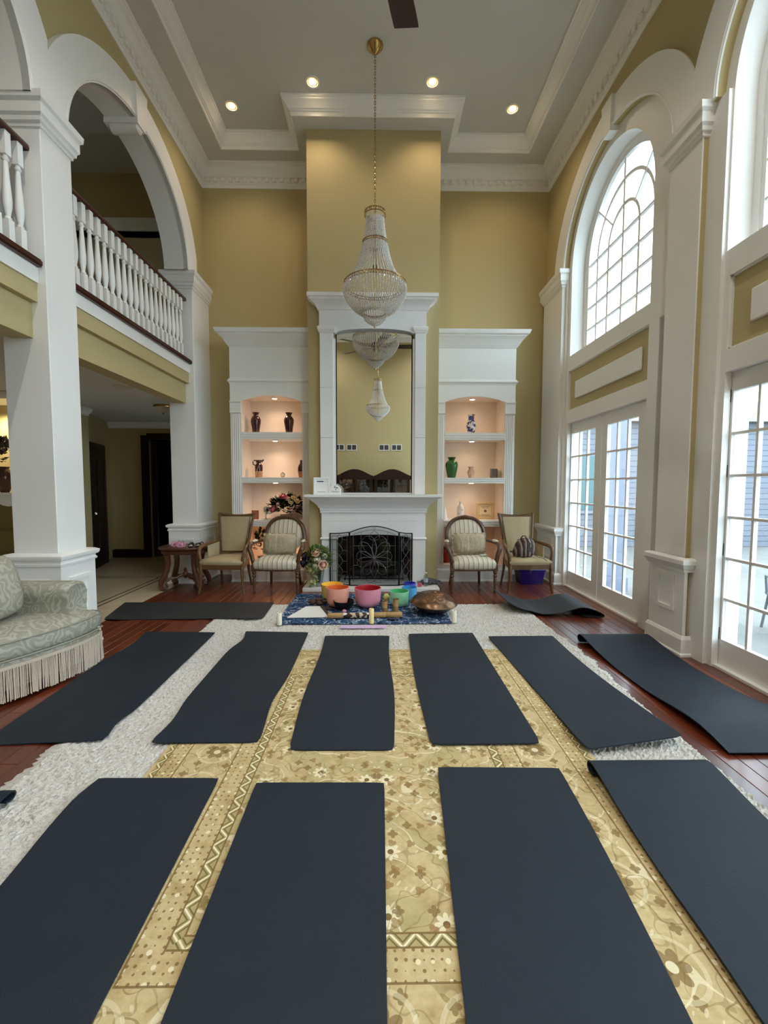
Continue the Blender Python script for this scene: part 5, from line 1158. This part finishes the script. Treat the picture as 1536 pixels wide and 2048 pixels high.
build('basket', MB().lathe([(0,0),(.075,0),(.09,.03),(.10,.07),(.095,.075),(0,.07)], 20, cap=False), plain('gilt_basket', (170,150,110), .5, .3, bump=.6, bscale=60), bq, smooth=True)
pp = bouquet('potted_foliage', (-1.86, 6.92, .263), 'green leafy sprig in the bottom opening of the cabinet', (.13,.10,.30), 90, .075, [], LEAFD, 5, -.1, .22)
build('pot', MB().lathe([(0,0),(.05,0),(.065,.10),(.07,.105),(0,.10)], 16, cap=False), OXB, pp, smooth=True)
# right cabinet
k = NT('blue_white_porcelain', .2); v = k.obj(); nb = k.noise(v, 26, 3, .6, 1.5); c = k.mix(k.math('GREATER_THAN', nb, .56), lin((232,226,226)), lin((84,44,70))); c = k.mix(k.math('GREATER_THAN', k.vor(v, 22.0), .62), c, lin((60,66,120))); k.col(c); PORC = k.m
pv = vase('porcelain_vase', (1.473, 6.93, 2.30), [(0,0),(.045,0),(.05,.012),(.068,.08),(.076,.14),(.07,.19),(.048,.222),(.042,.225),(.042,.29),(.06,.305),(.06,.312),(.036,.30)], PORC, 'blue and white patterned porcelain vase on the top shelf')
build('neck_band', MB().lathe([(.0435,.228),(.0435,.286)], 24, cap=False), plain('cobalt_glaze', (78,84,130), .25), pv, smooth=True)
GREENG = plain('green_glass', (52,104,48), .15, c2=(36,80,34), nscale=6)
vase('green_vase', (1.165, 6.90, 1.616), [(0,0),(.058,0),(.065,.01),(.085,.11),(.10,.20),(.092,.245),(.05,.275),(.044,.285),(.062,.315),(.072,.325),(.06,.325),(.036,.285)], GREENG, 'tall green shouldered vase on the middle shelf')
pk = vase('pink_vase', (1.473, 6.90, 1.616), [(0,0),(.034,0),(.036,.008),(.05,.05),(.058,.085),(.05,.115),(.034,.135),(.032,.15),(.048,.178),(.044,.178),(.026,.145)], plain('blush_lustre', (196,140,118), .2, c2=(226,190,172), nscale=18), 'small blush pink vase between the green vase and grey candle')
cg = vase('pillar_candle_holder', (1.838, 6.90, 1.616), [(0,0),(.058,0),(.06,.004),(.06,.145),(.054,.145),(.054,.01),(0,.01)], plain('smoke_grey_glass', (104,92,90), .3, c2=(130,118,114), nscale=14), 'grey cylindrical candle holder on the middle shelf', 'candle holder')
vase('clear_tumbler', (1.912, 6.90, 1.616), [(0,0),(.022,0),(.028,.12),(.025,.12),(.02,.008)], CLEAR, 'narrow clear glass tumbler beside the grey candle holder', 'glass')
fb = vase('dotted_bottle', (1.314, 6.90, .956), [(0,0),(.055,0),(.055,.025),(.045,.03)], plain('black_base', (26,20,18), .3), 'white bottle-shaped figurine with dark spots on a black base', 'figurine')
k = NT('spotted_ceramic', .35); v = k.obj(); k.col(k.mix(k.math('LESS_THAN', k.vor(v, 14.0, 'F1', 'Distance', .6), .17), lin((228,212,200)), lin((70,36,34)))); SPOT = k.m
build('bottle', MB().lathe([(0,.03),(.058,.03),(.06,.06),(.058,.17),(.05,.205),(.026,.24),(.02,.27),(.024,.28),(.02,.295),(0,.30)], 20, cap=False), SPOT, fb, smooth=True)
ct = empty('framed_certificate', (1.725, 6.93, .956), label='cream certificate in a pale wood frame leaning on the lower shelf', cat='frame'); ct.rotation_euler = (math.radians(-10),0,math.radians(-4))
FRW = plain('pale_frame_wood', (214,178,128), .45, c2=(196,158,108), nscale=12)
build('frame', MB().rbox(-.145,.145,0,.022,0,.03,.005).rbox(-.145,.145,0,.022,.245,.275,.005).rbox(-.145,-.118,0,.022,.03,.245,.005).rbox(.118,.145,0,.022,.03,.245,.005), FRW, ct)
build('certificate', MB().box(-.12,.12,.010,.014,.028,.247), plain('cream_paper', (226,196,150), .7), ct)
INKB = plain('brown_ink', (120,80,48), .7)
build('print_lines', MB().box(-.07,.07,.0085,.0098,.205,.212).box(-.05,.05,.0085,.0098,.185,.190).box(-.08,.08,.0085,.0098,.06,.064).box(-.06,.06,.0085,.0098,.075,.079), INKB, ct)
sl = MB().lathe([(0,0),(.022,0)], 16, cap=False); sl.xf(Matrix.Translation((0,.0085,.135)) @ Matrix.Rotation(pi/2,4,'X')); build('seal', sl, INKB, ct)
bd = MB()
for (x0,x1,z0,z1) in ((-.10,.10,.045,.048),(-.10,.10,.228,.231),(-.10,-.097,.045,.231),(.097,.10,.045,.231)): bd.box(x0,x1,.0088,.0098,z0,z1)
build('printed_border', bd, INKB, ct)
vase('white_cone', (1.062, 6.88, .956), [(0,0),(.05,0),(.02,.14),(.004,.20),(0,.2)], plain('white_ceramic', (232,226,218), .4), 'white ceramic cone beside the spotted figurine', 'ornament')
vase('red_vase', (1.10, 6.93, .263), [(0,0),(.06,0),(.075,.06),(.085,.14),(.075,.19),(.05,.215),(.048,.23),(.065,.255),(.055,.255),(.04,.22)], plain('red_glaze', (150,30,28), .2), 'glossy red vase in the bottom opening behind the striped chair')
# mantel signs
INK = plain('navy_ink', (44,62,104), .7); CARD = plain('white_card', (240,240,238), .6)
sg = empty('framed_sign', (-.812, 6.25, 1.363), label='white framed card sign on the mantel shelf', cat='sign'); sg.rotation_euler = (math.radians(-8),0,math.radians(3))
k = NT('carved_white_frame', .5); v = k.obj(); k.col(lin((234,236,240))); k.bump(k.vor(v, 60.0), .5, .005); CWF = k.m
build('frame', MB().rbox(-.115,.115,0,.018,0,.026,.004).rbox(-.115,.115,0,.018,.222,.248,.004).rbox(-.115,-.089,0,.018,.026,.222,.004).rbox(.089,.115,0,.018,.026,.222,.004), CWF, sg)
build('card', MB().box(-.092,.092,.008,.012,.022,.226), CARD, sg); build('heading_print', MB().box(-.065,.03,.006,.0078,.182,.196).box(.05,.062,.006,.0078,.185,.19), INK, sg)
build('footer_print', MB().box(-.06,.06,.006,.0078,.038,.042), INK, sg)
hs = empty('house_shaped_sign', (-.615, 6.24, 1.363), label='small white house-shaped sign with black leaf emblem on the mantel', cat='sign'); hs.rotation_euler = (math.radians(-6),0,0)
pts = [(-.088,0),(.088,0),(.088,.085),(.06,.125),(.03,.14),(-.01,.172),(-.05,.13),(-.088,.098)]
build('board', MB().add([(x,0,z) for x,z in pts]+[(x,.016,z) for x,z in pts], [tuple(range(8)), tuple(range(15,7,-1))]+[(i,(i+1)%8,8+(i+1)%8,8+i) for i in range(8)]), CARD, hs)
em = MB()
for (x, z, a, L) in ((0,.095,.4,.03),(.012,.10,-.3,.03),(-.015,.09,.9,.028),(.02,.092,.1,.03),(-.005,.105,1.4,.025),(.0,.088,-1.0,.03)):
    em.add([(x,-.001,z),(x+L*.5*cos(a)-.006*sin(a),-.001,z+L*.5*sin(a)+.006*cos(a)),(x+L*cos(a),-.001,z+L*sin(a)),(x+L*.5*cos(a)+.006*sin(a),-.001,z+L*.5*sin(a)-.006*cos(a))],[(0,1,2,3)])
build('leaf_emblem', em, METAL_DK, hs); build('caption_print', MB().box(-.06,.06,-.0015,-.0002,.045,.049).box(-.045,.045,-.0015,-.0002,.032,.035), INK, hs)

# ---- fire screen
fs = empty('fire_screen', (-.052, 6.19, .052), label='three-panel leaded glass fire screen with black metal frame', cat='fire screen')
LEAD = plain('lead_came', (110,110,112), .35, .7); SGL = glassmat('smoky_screen_glass', (.72,.74,.74,1), .02, .02); BEV = glassmat('bevelled_glass', (.86,.9,.88,1), .16, .05)
def fpanel(x0, y0, x1, y1, top, nm, design):
    L = math.hypot(x1-x0, y1-y0); ang = math.atan2(y1-y0, x1-x0); M = Matrix.Translation((x0+.052,y0-6.19,0)) @ Matrix.Rotation(ang,4,'Z')
    def T(f): return top(f/L)
    def bld(n, mb, mt, par=None): mb.xf(M); return build(n, mb, mt, par or fs, smooth=True)
    fr = MB(); fr.bar((0,0,0),(0,0,T(0)),.013).bar((L,0,0),(L,0,T(L)),.013).bar((0,0,.035 if False else .006),(L,0,.006),.012)
    fr.tube([(L*t,0,T(L*t)) for t in frange(0,1,16)], .0075, 6)
    p = bld('panel_frame', fr, METAL_DK)
    g = MB(); g.strips(0,0,[0],lambda y:0,lambda y:0) if False else None
    gp = [(L*t, T(L*t)-.004) for t in frange(0,1,16)]; g.add([(x,0,z) for x,z in [(0,.01)]+gp+[(L,.01)]], [tuple(range(len(gp)+2))]); bld('glass', g, SGL, p)
    c = MB()
    for path in design(L, T): c.tube([(x,-.002,z) for x,z in path], .0034, 5)
    bld('lead_lines', c, LEAD, p); return p
def tear(cx, cz, a, L, w, n=12):
    P_ = []
    for i in range(n+1):
        t = 2*pi*i/n; u = (1-cos(t))/2; v_ = sin(t)*sin(t/2)
        P_.append((cx+L*u*cos(a)-w*v_*sin(a), cz+L*u*sin(a)+w*v_*cos(a)))
    return P_
def side_design(L, T):
    o = .035; D = [[(o,.04),(o,T(o)-.04)],[(L-o,.04),(L-o,T(L-o)-.04)],[(o*.2,.045),(L-o*.2,.045)],[(o,T(o)-.04),(L-o,T(L-o)-.04)]]
    c = L/2; z0, h = .12, .155
    for i in range(4):
        z = z0+i*h
        D.append([(c+.05*sin(pi*t)*s, z+h*t) for s in (1,) for t in frange(0,1,8)]); D.append([(c-.05*sin(pi*t), z+h*t) for t in frange(0,1,8)])
        D.append([(o,z+h/2),(c-.05,z+h/2)]); D.append([(c+.05,z+h/2),(L-o,z+h/2)])
    return D
def mid_design(L, T):
    o = .05; c = L/2
    D = [[(o,.045),(o,T(o)-.05)],[(L-o,.045),(L-o,T(L-o)-.05)],[(.0,.045),(L,.045)],[(L*t,T(L*t)-.05) for t in frange(.07,.93,14)],[(.16,.07),(.16,T(.16)-.05)],[(L-.16,.07),(L-.16,T(L-.16)-.05)],[(o,.58),(.24,.58)],[(L-o,.58),(L-.24,.58)],[(o,.30),(.12,.30)],[(L-o,.30),(L-.12,.30)],[(c-.015,.0),(c-.015,.045)],[(c+.015,0),(c+.015,.045)],[(c-.012,T(c)-.05),(c-.012,T(c))],[(c+.012,T(c)-.05),(c+.012,T(c))]]
    D.append(tear(c,.80,-pi/2,.14,.10)); D += [tear(c,.40,pi/2,.20,.05), tear(c,.40,pi/2+.35,.34,.13), tear(c,.40,pi/2-.35,.34,.13), tear(c,.40,pi/2+.75,.30,.10), tear(c,.40,pi/2-.75,.30,.10), tear(c,.40,.15,.26,.10), tear(c,.40,pi-.15,.26,.10), tear(c,.40,-.35,.26,.09), tear(c,.40,pi+.35,.26,.09), tear(c,.38,-.95,.26,.08), tear(c,.38,pi+.95,.26,.08), tear(c,.12,pi/2,.24,.08)]
    D.append(tear(c,.07,.0,.10,.03)); D.append(tear(c,.07,pi,.10,.03)); D.append([(c-.025,.085),(c,.11),(c+.025,.085),(c,.06),(c-.025,.085)])
    return D
fpanel(-.70, 6.33, -.412, 6.20, lambda t: .745+.03*t*t, 'side', side_design)
fpanel(-.402, 6.185, .297, 6.185, lambda t: .775+.085*math.sin(pi*t), 'mid', mid_design)
fpanel(.307, 6.20, .50, 6.33, lambda t: .745+.03*(1-t)**2, 'side', side_design)

# ---- hearth: flowers in glass vase, bottle, cloth
hv = bouquet('flower_vase', (-.85, 6.18, .052), 'peach roses and greenery in a cut-glass vase on the hearth', (.19,.14,.20), 480, .07, [(-.02,-.10,.50,.058,PEACHR),(.085,-.14,.33,.06,PEACHR),(.0,-.13,.41,.038,WHITEF),(-.19,-.06,.44,.06,PURPR),(-.20,-.08,.35,.06,PURPR),(-.15,-.04,.39,.05,PURPR),(-.03,-.14,.31,.03,WHITEF),(.10,-.06,.45,.03,WHITEF),(-.10,-.13,.26,.03,CREAMR)], LEAFG, 21, -.5, .36)
build('glass_vase', MB().lathe([(0,0),(.05,0),(.055,.01),(.06,.08),(.08,.20),(.085,.23),(.08,.23),(.055,.08),(.045,.015),(0,.012)], 20, cap=False), CLEAR, hv, smooth=True)
st = MB(); r5 = random.Random(2)
for i in range(12): st.tube([(r5.uniform(-.03,.03),r5.uniform(-.03,.03),.02),(r5.uniform(-.06,.06),r5.uniform(-.05,.05),.22)], .004, 5)
build('stems', st, STEMG, hv)
tr = leafcluster(60, (.10,.06,.14), .07, 8, -1.4); tr.xf(Matrix.Translation((-.10,-.06,.16))); build('trailing_leaves', tr, plain('pale_leaf', (170,178,120), .6), hv, kind='stuff')
bt = empty('water_bottle', (.69, 6.17, .052), label='clear plastic water bottle standing on the hearth', cat='bottle')
build('body', MB().lathe([(0,0),(.03,0),(.032,.01),(.030,.04),(.032,.06),(.030,.09),(.032,.12),(.03,.145),(.014,.17),(.013,.185)], 18, cap=False), CLEAR, bt, smooth=True); build('cap', MB().lathe([(.015,.183),(.015,.2),(0,.2)], 14, cap=False), WHITE, bt); build('label_band', MB().lathe([(.0326,.06),(.0326,.115)], 18, cap=False), plain('pale_label', (190,205,215), .5), bt)
r6 = random.Random(9); ph = [[r6.uniform(-.02,.03) for _ in range(15)] for _ in range(11)]
cl_ = sheet(lambda u, w: (-.16+.32*u+.02*sin(w*9), -.10+.2*w+.02*sin(u*11), .012+max(0, .055*bmp(u,.5,.32)*bmp(w,.5,.4)+ph[int(round(w*10))][int(round(u*14))]*.8)), 14, 10, .004)
gc = build('folded_scarf', cl_, plain('grey_knit', (104,108,118), .9, c2=(66,70,80), nscale=20), None, smooth=True, label='crumpled grey scarf at the hearth corner behind the bottle', cat='scarf'); gc.location = (.76,6.33,.054)
mm = empty('pink_mallet', (.60, 6.12, .052), label='pink mallet head on the hearth beside the dark-blue bowl', cat='mallet'); build('head', MB().ball((0,0,.032), .036, .03, .03, 14, 8), plain('pink_rubber', (206,84,110), .5), mm, smooth=True); build('stick', MB().tube([(.03,0,.03),(-.08,-.02,.008)], .006, 6), BAMB, mm)

# ---- things on the chairs and table
k = NT('striped_backpack', .7); v = k.obj(); zx = k.sep(v)[0]; k.col(k.ramp(k.math('FRACT', k.math('MULTIPLY', k.math('ADD', zx, k.math('MULTIPLY', k.noise(v, 9, 2), .05)), 16.0)), [(0, lin((34,26,26))), (.4, lin((92,70,64))), (.6, lin((180,160,146))), (.8, lin((44,32,32)))])); BPK = k.m
bp = empty('backpack', (2.06, 6.12, .495), label='dark striped backpack slumped on the tan woven chair', cat='backpack')
build('body', MB().loft([[(x*s+.01*i, y*s*.75, z) for x, y in [(.15*cos(2*pi*j/18), .15*sin(2*pi*j/18)) for j in range(18)]] for i, (s, z) in enumerate(((.85,0),(1.0,.03),(1.02,.09),(.95,.16),(.75,.22),(.45,.255),(.1,.265)))], True, True), BPK, bp, smooth=True)
build('pocket', MB().loft([[(x*s, -.07+y*s*.5, z) for x, y in [(.11*cos(2*pi*j/14), .11*sin(2*pi*j/14)) for j in range(14)]] for s, z in ((.8,.01),(1,.03),(1,.10),(.7,.14),(.2,.15))], True, True), BPK, bp, smooth=True)
STR = plain('black_webbing', (24,22,22), .8)
build('strap', MB().tube([(-.09,-.04,.24),(.0,-.11,.27),(.06,-.13,.2),(.06,-.135,.08)], .010, 6, True, .4).tube([(.10,-.06,.05),(.17,-.16,.012),(.21,-.24,.008),(.235,-.30,-.02)], .009, 6, True, .4).tube([(-.10,-.08,.03),(-.08,-.16,.01),(-.03,-.2,.008)], .008, 6, True, .4), STR, bp, smooth=True)
build('handle_loop', MB().tube([(-.03,0,.25),(-.01,-.02,.29),(.03,-.02,.29),(.05,0,.25)], .007, 6), STR, bp, smooth=True)
pa = sheet(lambda u, w: (-.06+.12*u, -.05+.10*w*(1-.5*u), .004+.012*sin(u*3)), 6, 5, .0015); po = build('folded_paper', pa, plain('mint_paper', (198,212,194), .7), None, label='small pale green paper on the striped chair seat', cat='paper'); po.location = (1.50, 6.06, .512); po.rotation_euler = (0,0,.4)
bn = empty('storage_bin', (2.33, 6.60, 0), label='translucent purple storage bin under the chair with the backpack', cat='bin')
PURP = plain('purple_plastic', (46,24,112), .2, c2=(34,16,92), nscale=4)
build('tub', MB().loft([[(sx*(.16+.03*z/.2), sy*(.12+.02*z/.2), z) for sx, sy in ((-1,-1),(-.8,-1.06),(.8,-1.06),(1,-1),(1,1),(-1,1))] for z in (0,.01,.20,.205)], True, False), PURP, bn, smooth=True, auto=30)
build('lid', MB().rbox(-.205,.205,-.155,.155,.205,.232,.01), PURP, bn)
PINKT = plain('pink_terry', (226,170,190), .95, c2=(208,146,170), nscale=40, bump=.6, bscale=90)
for i, (x, y, rz_, lb) in enumerate(((-2.90,6.20,.5,'fluffy pink slipper on the carved side table, outer one of the pair'),(-2.795,6.18,-.1,'fluffy pink slipper on the carved side table, next to the dark sandals'))):
    s_ = empty('slipper', (x,y,.621), rz_, label=lb, cat='slipper', group='pink slippers'); build('sole', MB().lathe([(0,0),(.05,0),(.052,.008),(.048,.014),(0,.014)], 18, cap=False, sx=.85, sy=1.7), PINKT, s_, smooth=True)
    build('upper', MB().tube([(-.036,-.05,.02),(-.03,-.05,.05),(0,-.05,.065),(.03,-.05,.05),(.036,-.05,.02)], .022, 8).tube([(-.03,.03,.02),(-.028,.035,.04),(0,.045,.055),(.028,.035,.04),(.03,.03,.02)], .018, 8), PINKT, s_, smooth=True)
for i, (x, y, rz_, lb) in enumerate(((-2.65,6.16,.3,'black and white strappy sandal on the side table beside the pink slippers'),(-2.55,6.22,-.3,'black and white strappy sandal on the side table nearest the tan chair'))):
    s_ = empty('sandal', (x,y,.621), rz_, label=lb, cat='sandal', group='strappy sandals'); build('sole', MB().lathe([(0,0),(.045,0),(.046,.012),(.04,.018),(0,.018)], 18, cap=False, sx=.8, sy=2.2), METAL_DK, s_, smooth=True)
    build('footbed', MB().lathe([(.038,.0185),(0,.0195)], 18, cap=False, sx=.8, sy=2.2), plain('pale_footbed', (200,194,180), .7), s_)
    build('strap', MB().tube([(-.034,-.04,.015),(-.02,-.04,.045),(.02,-.03,.05),(.034,-.02,.015)], .012, 6, True, .5).tube([(-.032,.03,.015),(-.01,.04,.055),(.02,.04,.055),(.034,.03,.015)], .012, 6, True, .5), STR, s_, smooth=True)

# ---- hall: ceiling lamp, speaker, wall unit with vase
hl = empty('flush_ceiling_lamp', (-3.42, 7.05, 2.758), label='domed glass flush ceiling lamp in the hall beyond the arcade', cat='lamp')
build('ring', MB().lathe([(.11,0),(.14,-.002),(.145,-.02),(.13,-.03),(.11,-.02)], 24, cap=False), BRASS, hl, smooth=True); build('shade', MB().lathe([(.13,-.025),(.12,-.06),(.08,-.10),(.03,-.12),(0,-.122)], 24, cap=False), plain('etched_glass', (196,188,170), .4), hl, smooth=True); build('finial', MB().lathe([(.012,-.118),(.016,-.13),(.006,-.15),(0,-.15)], 10, cap=False), BRASS, hl, smooth=True)
build('ceiling_speaker', MB().lathe([(0,-.004),(.10,-.004),(.105,-.008),(.115,-.004),(.115,0)], 28, (-3.3,5.75,2.76)), plain('speaker_grille', (206,202,192), .7), None, smooth=True, label='round white speaker grille in the hall ceiling', cat='speaker')
wu = empty('wall_unit', (-5.6, 6.3, 0), label='white arched wall unit with glass doors at the photo edge', cat='wall unit')
def U(n, m, mt=WHITE): m.xf(Matrix.Translation((5.6,-6.3,0))); return build(n, m, mt, wu)
U('ledge', MB().rbox(-6.5,-4.9,5.98,6.6,1.35,1.385,.006)); U('side', MB().box(-5.0,-4.9,6.02,6.6,0,2.74)); U('side', MB().box(-6.5,-6.4,6.02,6.6,0,2.74)); U('back', MB().box(-6.4,-5.0,6.56,6.6,0,2.74), YEL); U('base', MB().box(-6.4,-5.0,6.02,6.6,0,.12)); U('top', MB().box(-6.5,-4.9,6.02,6.6,2.66,2.755))
for z in (.5,.85): U('glass_shelf', MB().box(-6.4,-5.0,6.1,6.55,z,z+.01), CLEAR)
R = [[(x,6.03,1.25-.05*abs((x+5.7)/.7)**3+.02*sin(x*20)),(x,6.06,1.25-.05*abs((x+5.7)/.7)**3+.02*sin(x*20)),(x,6.06,1.35),(x,6.03,1.35)] for x in frange(-6.4,-5.0,20)]; U('scalloped_rail', MB().loft(R, True, True))
light('niche_lamp', 'SPOT', (.15,-.0,2.62), 32, (1,.82,.52), .05, (0,0,0), wu, 2.4, .8)
uv = vase('urn', (-5.235, 6.18, 1.386), [(0,0),(.05,0),(.055,.01),(.09,.09),(.12,.19),(.11,.26),(.07,.31),(.055,.33),(.07,.36),(.06,.36),(.04,.32)], plain('bronze_glaze', (86,62,56), .2, .3), 'dark bronze urn on the lit wall-unit ledge at the photo edge', 'urn')
m = leafcluster(150, (.20,.15,.30), .09, 31, -.1); m.xf(Matrix.Translation((0,0,.45))); build('foliage', m, plain('burgundy_leaf', (54,28,30), .6, c2=(34,40,26), nscale=8), uv, kind='stuff')

# ================================================================== REAR OF THE ROOM (seen in the mirror)
CHINAW = plain('dark_china_wood', (52,28,18), .35, c2=(34,18,12), nscale=10)
def china(x, label):
    o = empty('china_cabinet', (x, -1.58, 0), label=label, cat='cabinet', group='arched china cabinets')
    w = .585
    build('base', MB().rbox(-w,w,-.2,.22,0,.85,.01), CHINAW, o); build('side', MB().box(-w,-w+.04,-.2,.18,.85,1.75), CHINAW, o); build('side', MB().box(w-.04,w,-.2,.18,.85,1.75), CHINAW, o); build('back', MB().box(-w,w,-.2,-.18,.85,1.8), CHINAW, o)
    R = [[(u*w*1.04,.19,1.68),(u*w*1.04,.24,1.68),(u*w*1.04,.26,1.80+.22*cos(u*pi/2)**1.3),(u*w*1.04,-.2,1.80+.22*cos(u*pi/2)**1.3),(u*w*1.04,-.2,1.74)] for u in frange(-1,1,24)]
    build('arched_crest', MB().loft(R, True, True), CHINAW, o)
    for s in (-1,1):
        d = build('door', MB().box(min(s*.02,s*(w-.04)),min(s*.02,s*(w-.04))+.06,.16,.2,.88,1.74).box(max(s*.02,s*(w-.04))-.06,max(s*.02,s*(w-.04)),.16,.2,.88,1.74).box(min(s*.02,s*.56),max(s*.02,s*.56),.16,.2,.88,.95).box(min(s*.02,s*.56),max(s*.02,s*.56),.16,.2,1.70,1.76), CHINAW, o)
        build('pane', MB().box(min(s*.06,s*.52),max(s*.06,s*.52),.175,.18,.93,1.72), CLEAR, d)
        sw = MB()
        for q in range(3): sw.tube([(s*(.29+.14*cos(t+q)*sin(t*.5)),.19,1.40+.1*q+.10*sin(t)) for t in frange(0,2*pi,14)], .010, 5)
        build('fretwork', sw, CHINAW, d)
    return o
china(-.765, 'arch-topped dark china cabinet in the mirror, on the balcony side'); china(.465, 'arch-topped dark china cabinet in the mirror, on the window side')
VD = plain('vent_dark', (70,72,70), .6)
for i, x in enumerate((-1.30,-.88,.20,.62)):
    o = empty('wall_vent', (x,YR+.001,2.76), label=['wall vent in the mirror, cut by the mirror edge','wall vent in the mirror above the balcony-side china cabinet','wall vent in the mirror, inner one above the window-side cabinet','wall vent in the mirror, outer one above the window-side cabinet'][i], cat='vent', group='rear wall vents')
    build('frame', MB().box(-.17,.17,0,.012,-.10,-.08).box(-.17,.17,0,.012,.08,.10).box(-.17,-.15,0,.012,-.08,.08).box(.15,.17,0,.012,-.08,.08).box(-.01,.01,0,.012,-.08,.08), WHITE, o); build('grille', MB().box(-.15,.15,.001,.004,-.08,.08), VD, o)
    for j in range(5): build('slat', MB().box(-.15,.15,.004,.009,-.07+j*.033,-.062+j*.033), VD, o)

# ================================================================== OUTSIDE THE WINDOWS
PATIO = plain('patio_stone', (128,126,122), .85, c2=(104,102,98), nscale=2)
build('ground_patio', MB().box(3.03, 30, -14, 34, -.3, -.14), PATIO, **S)
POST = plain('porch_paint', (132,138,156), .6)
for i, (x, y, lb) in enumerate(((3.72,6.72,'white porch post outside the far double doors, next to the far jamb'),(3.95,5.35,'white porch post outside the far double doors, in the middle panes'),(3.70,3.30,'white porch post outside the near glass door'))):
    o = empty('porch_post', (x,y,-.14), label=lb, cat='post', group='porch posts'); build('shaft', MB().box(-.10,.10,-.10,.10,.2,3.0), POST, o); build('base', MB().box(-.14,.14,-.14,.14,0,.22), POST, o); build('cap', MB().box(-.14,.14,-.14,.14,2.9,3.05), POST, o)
k = NT('lap_siding', .7); v = k.pos(); zz = k.sep(v)[2]; fz = k.math('FRACT', k.math('MULTIPLY', zz, 7.0)); k.col(k.mix(k.math('LESS_THAN', fz, .12), lin((126,130,142)), lin((80,84,94)))); k.bump(fz, .4, .02); SIDING = k.m
hw = empty('garden_wing', (7.2, 11.5, -.14), label='pale sided house wing with teal window beyond the glass doors', cat='building')
build('wall', MB().box(-3.4,3.4,0,4,0,3.3), SIDING, hw); build('roof', MB().loft([[(-3.7,-.3,3.3),(3.7,-.3,3.3),(3.7,4.3,3.3),(-3.7,4.3,3.3)],[(-3.2,1.6,4.6),(3.2,1.6,4.6),(3.2,2.4,4.6),(-3.2,2.4,4.6)]], True, True), plain('grey_shingle', (120,118,116), .9), hw)
for x in (-2.2, .6):
    wn = build('window', MB().box(x,x+1.1,-.05,0,.9,2.5), POST, hw); build('pane', MB().box(x+.08,x+1.02,-.06,-.05,.98,2.42), plain('teal_glass', (70,104,108), .15), wn)
hw2 = empty('neighbour_house', (19, 8.5, -.14), label='distant pale house with hipped roof across the garden', cat='building')
build('wall', MB().box(-4,4,-4,4,0,3.5), SIDING, hw2); build('roof', MB().loft([[(-4.4,-4.4,3.5),(4.4,-4.4,3.5),(4.4,4.4,3.5),(-4.4,4.4,3.5)],[(-1,-1,6.2),(1,-1,6.2),(1,1,6.2),(-1,1,6.2)]], True, True), plain('brown_shingle', (110,104,98), .9), hw2)
IRON = plain('grey_garden_metal', (96,100,104), .5, .3)
for i, (x, y, rz_, lb) in enumerate(((4.55,4.55,2.6,'grey metal garden chair on the patio beyond the near door'),(5.6,5.2,3.6,'grey metal garden chair farther out on the patio'))):
    o = empty('garden_chair', (x,y,-.14), rz_, label=lb, cat='chair', group='garden chairs')
    for sx in (-1,1):
        for sy in (-1,1): build('leg', MB().tube([(sx*.22,sy*.2,.42),(sx*.26,sy*.26,0)], .014, 6), IRON, o)
        build('arm', MB().tube([(sx*.24,.2,.42),(sx*.26,.18,.64),(sx*.26,-.18,.62),(sx*.24,-.2,.42)], .013, 6), IRON, o)
    build('seat', MB().rbox(-.25,.25,-.24,.24,.40,.43,.01), IRON, o)
    for j in range(6): build('back_slat', MB().bar((-.2+.08*j,.22,.43),(-.22+.088*j,.32,.92),.022,.012), IRON, o)
    build('back_rail', MB().tube([(-.24,.32,.9),(0,.34,.96),(.24,.32,.9)], .014, 6), IRON, o)
hz = MB(); P_ = [(3.55+.16*cos(t)*(1+.05*t), 2.95+.16*sin(t)*(1+.05*t), -.12+.004*t) for t in frange(0,16,60)]; hz.tube(P_, .014, 6)
build('garden_hose', hz, plain('grey_hose', (110,112,114), .5), None, smooth=True, label='coiled grey garden hose on the patio by the near door', cat='hose')
for i, (x, y, s_, lb) in enumerate(((12,6,1.6,'rounded green shrub in the garden beyond the doors'),(13.2,17.5,2.4,'large leafy tree crown behind the house wing'),(6.2,8.6,.6,'low clipped shrub against the sided wing'))):
    o = empty('garden_shrub', (x,y,-.14), label=lb, cat='shrub', group='garden shrubs'); m = leafcluster(500, (s_,s_,s_*.9), .22*s_, 50+i, -.3); m.xf(Matrix.Translation((0,0,s_*.75))); build('foliage', m, plain('garden_leaf', (92,112,84), .8), o, kind='stuff'); build('trunk', MB().tube([(0,0,0),(.02,0,s_*.8)], [.06*s_,.04*s_], 7), BLACKWOOD, o)
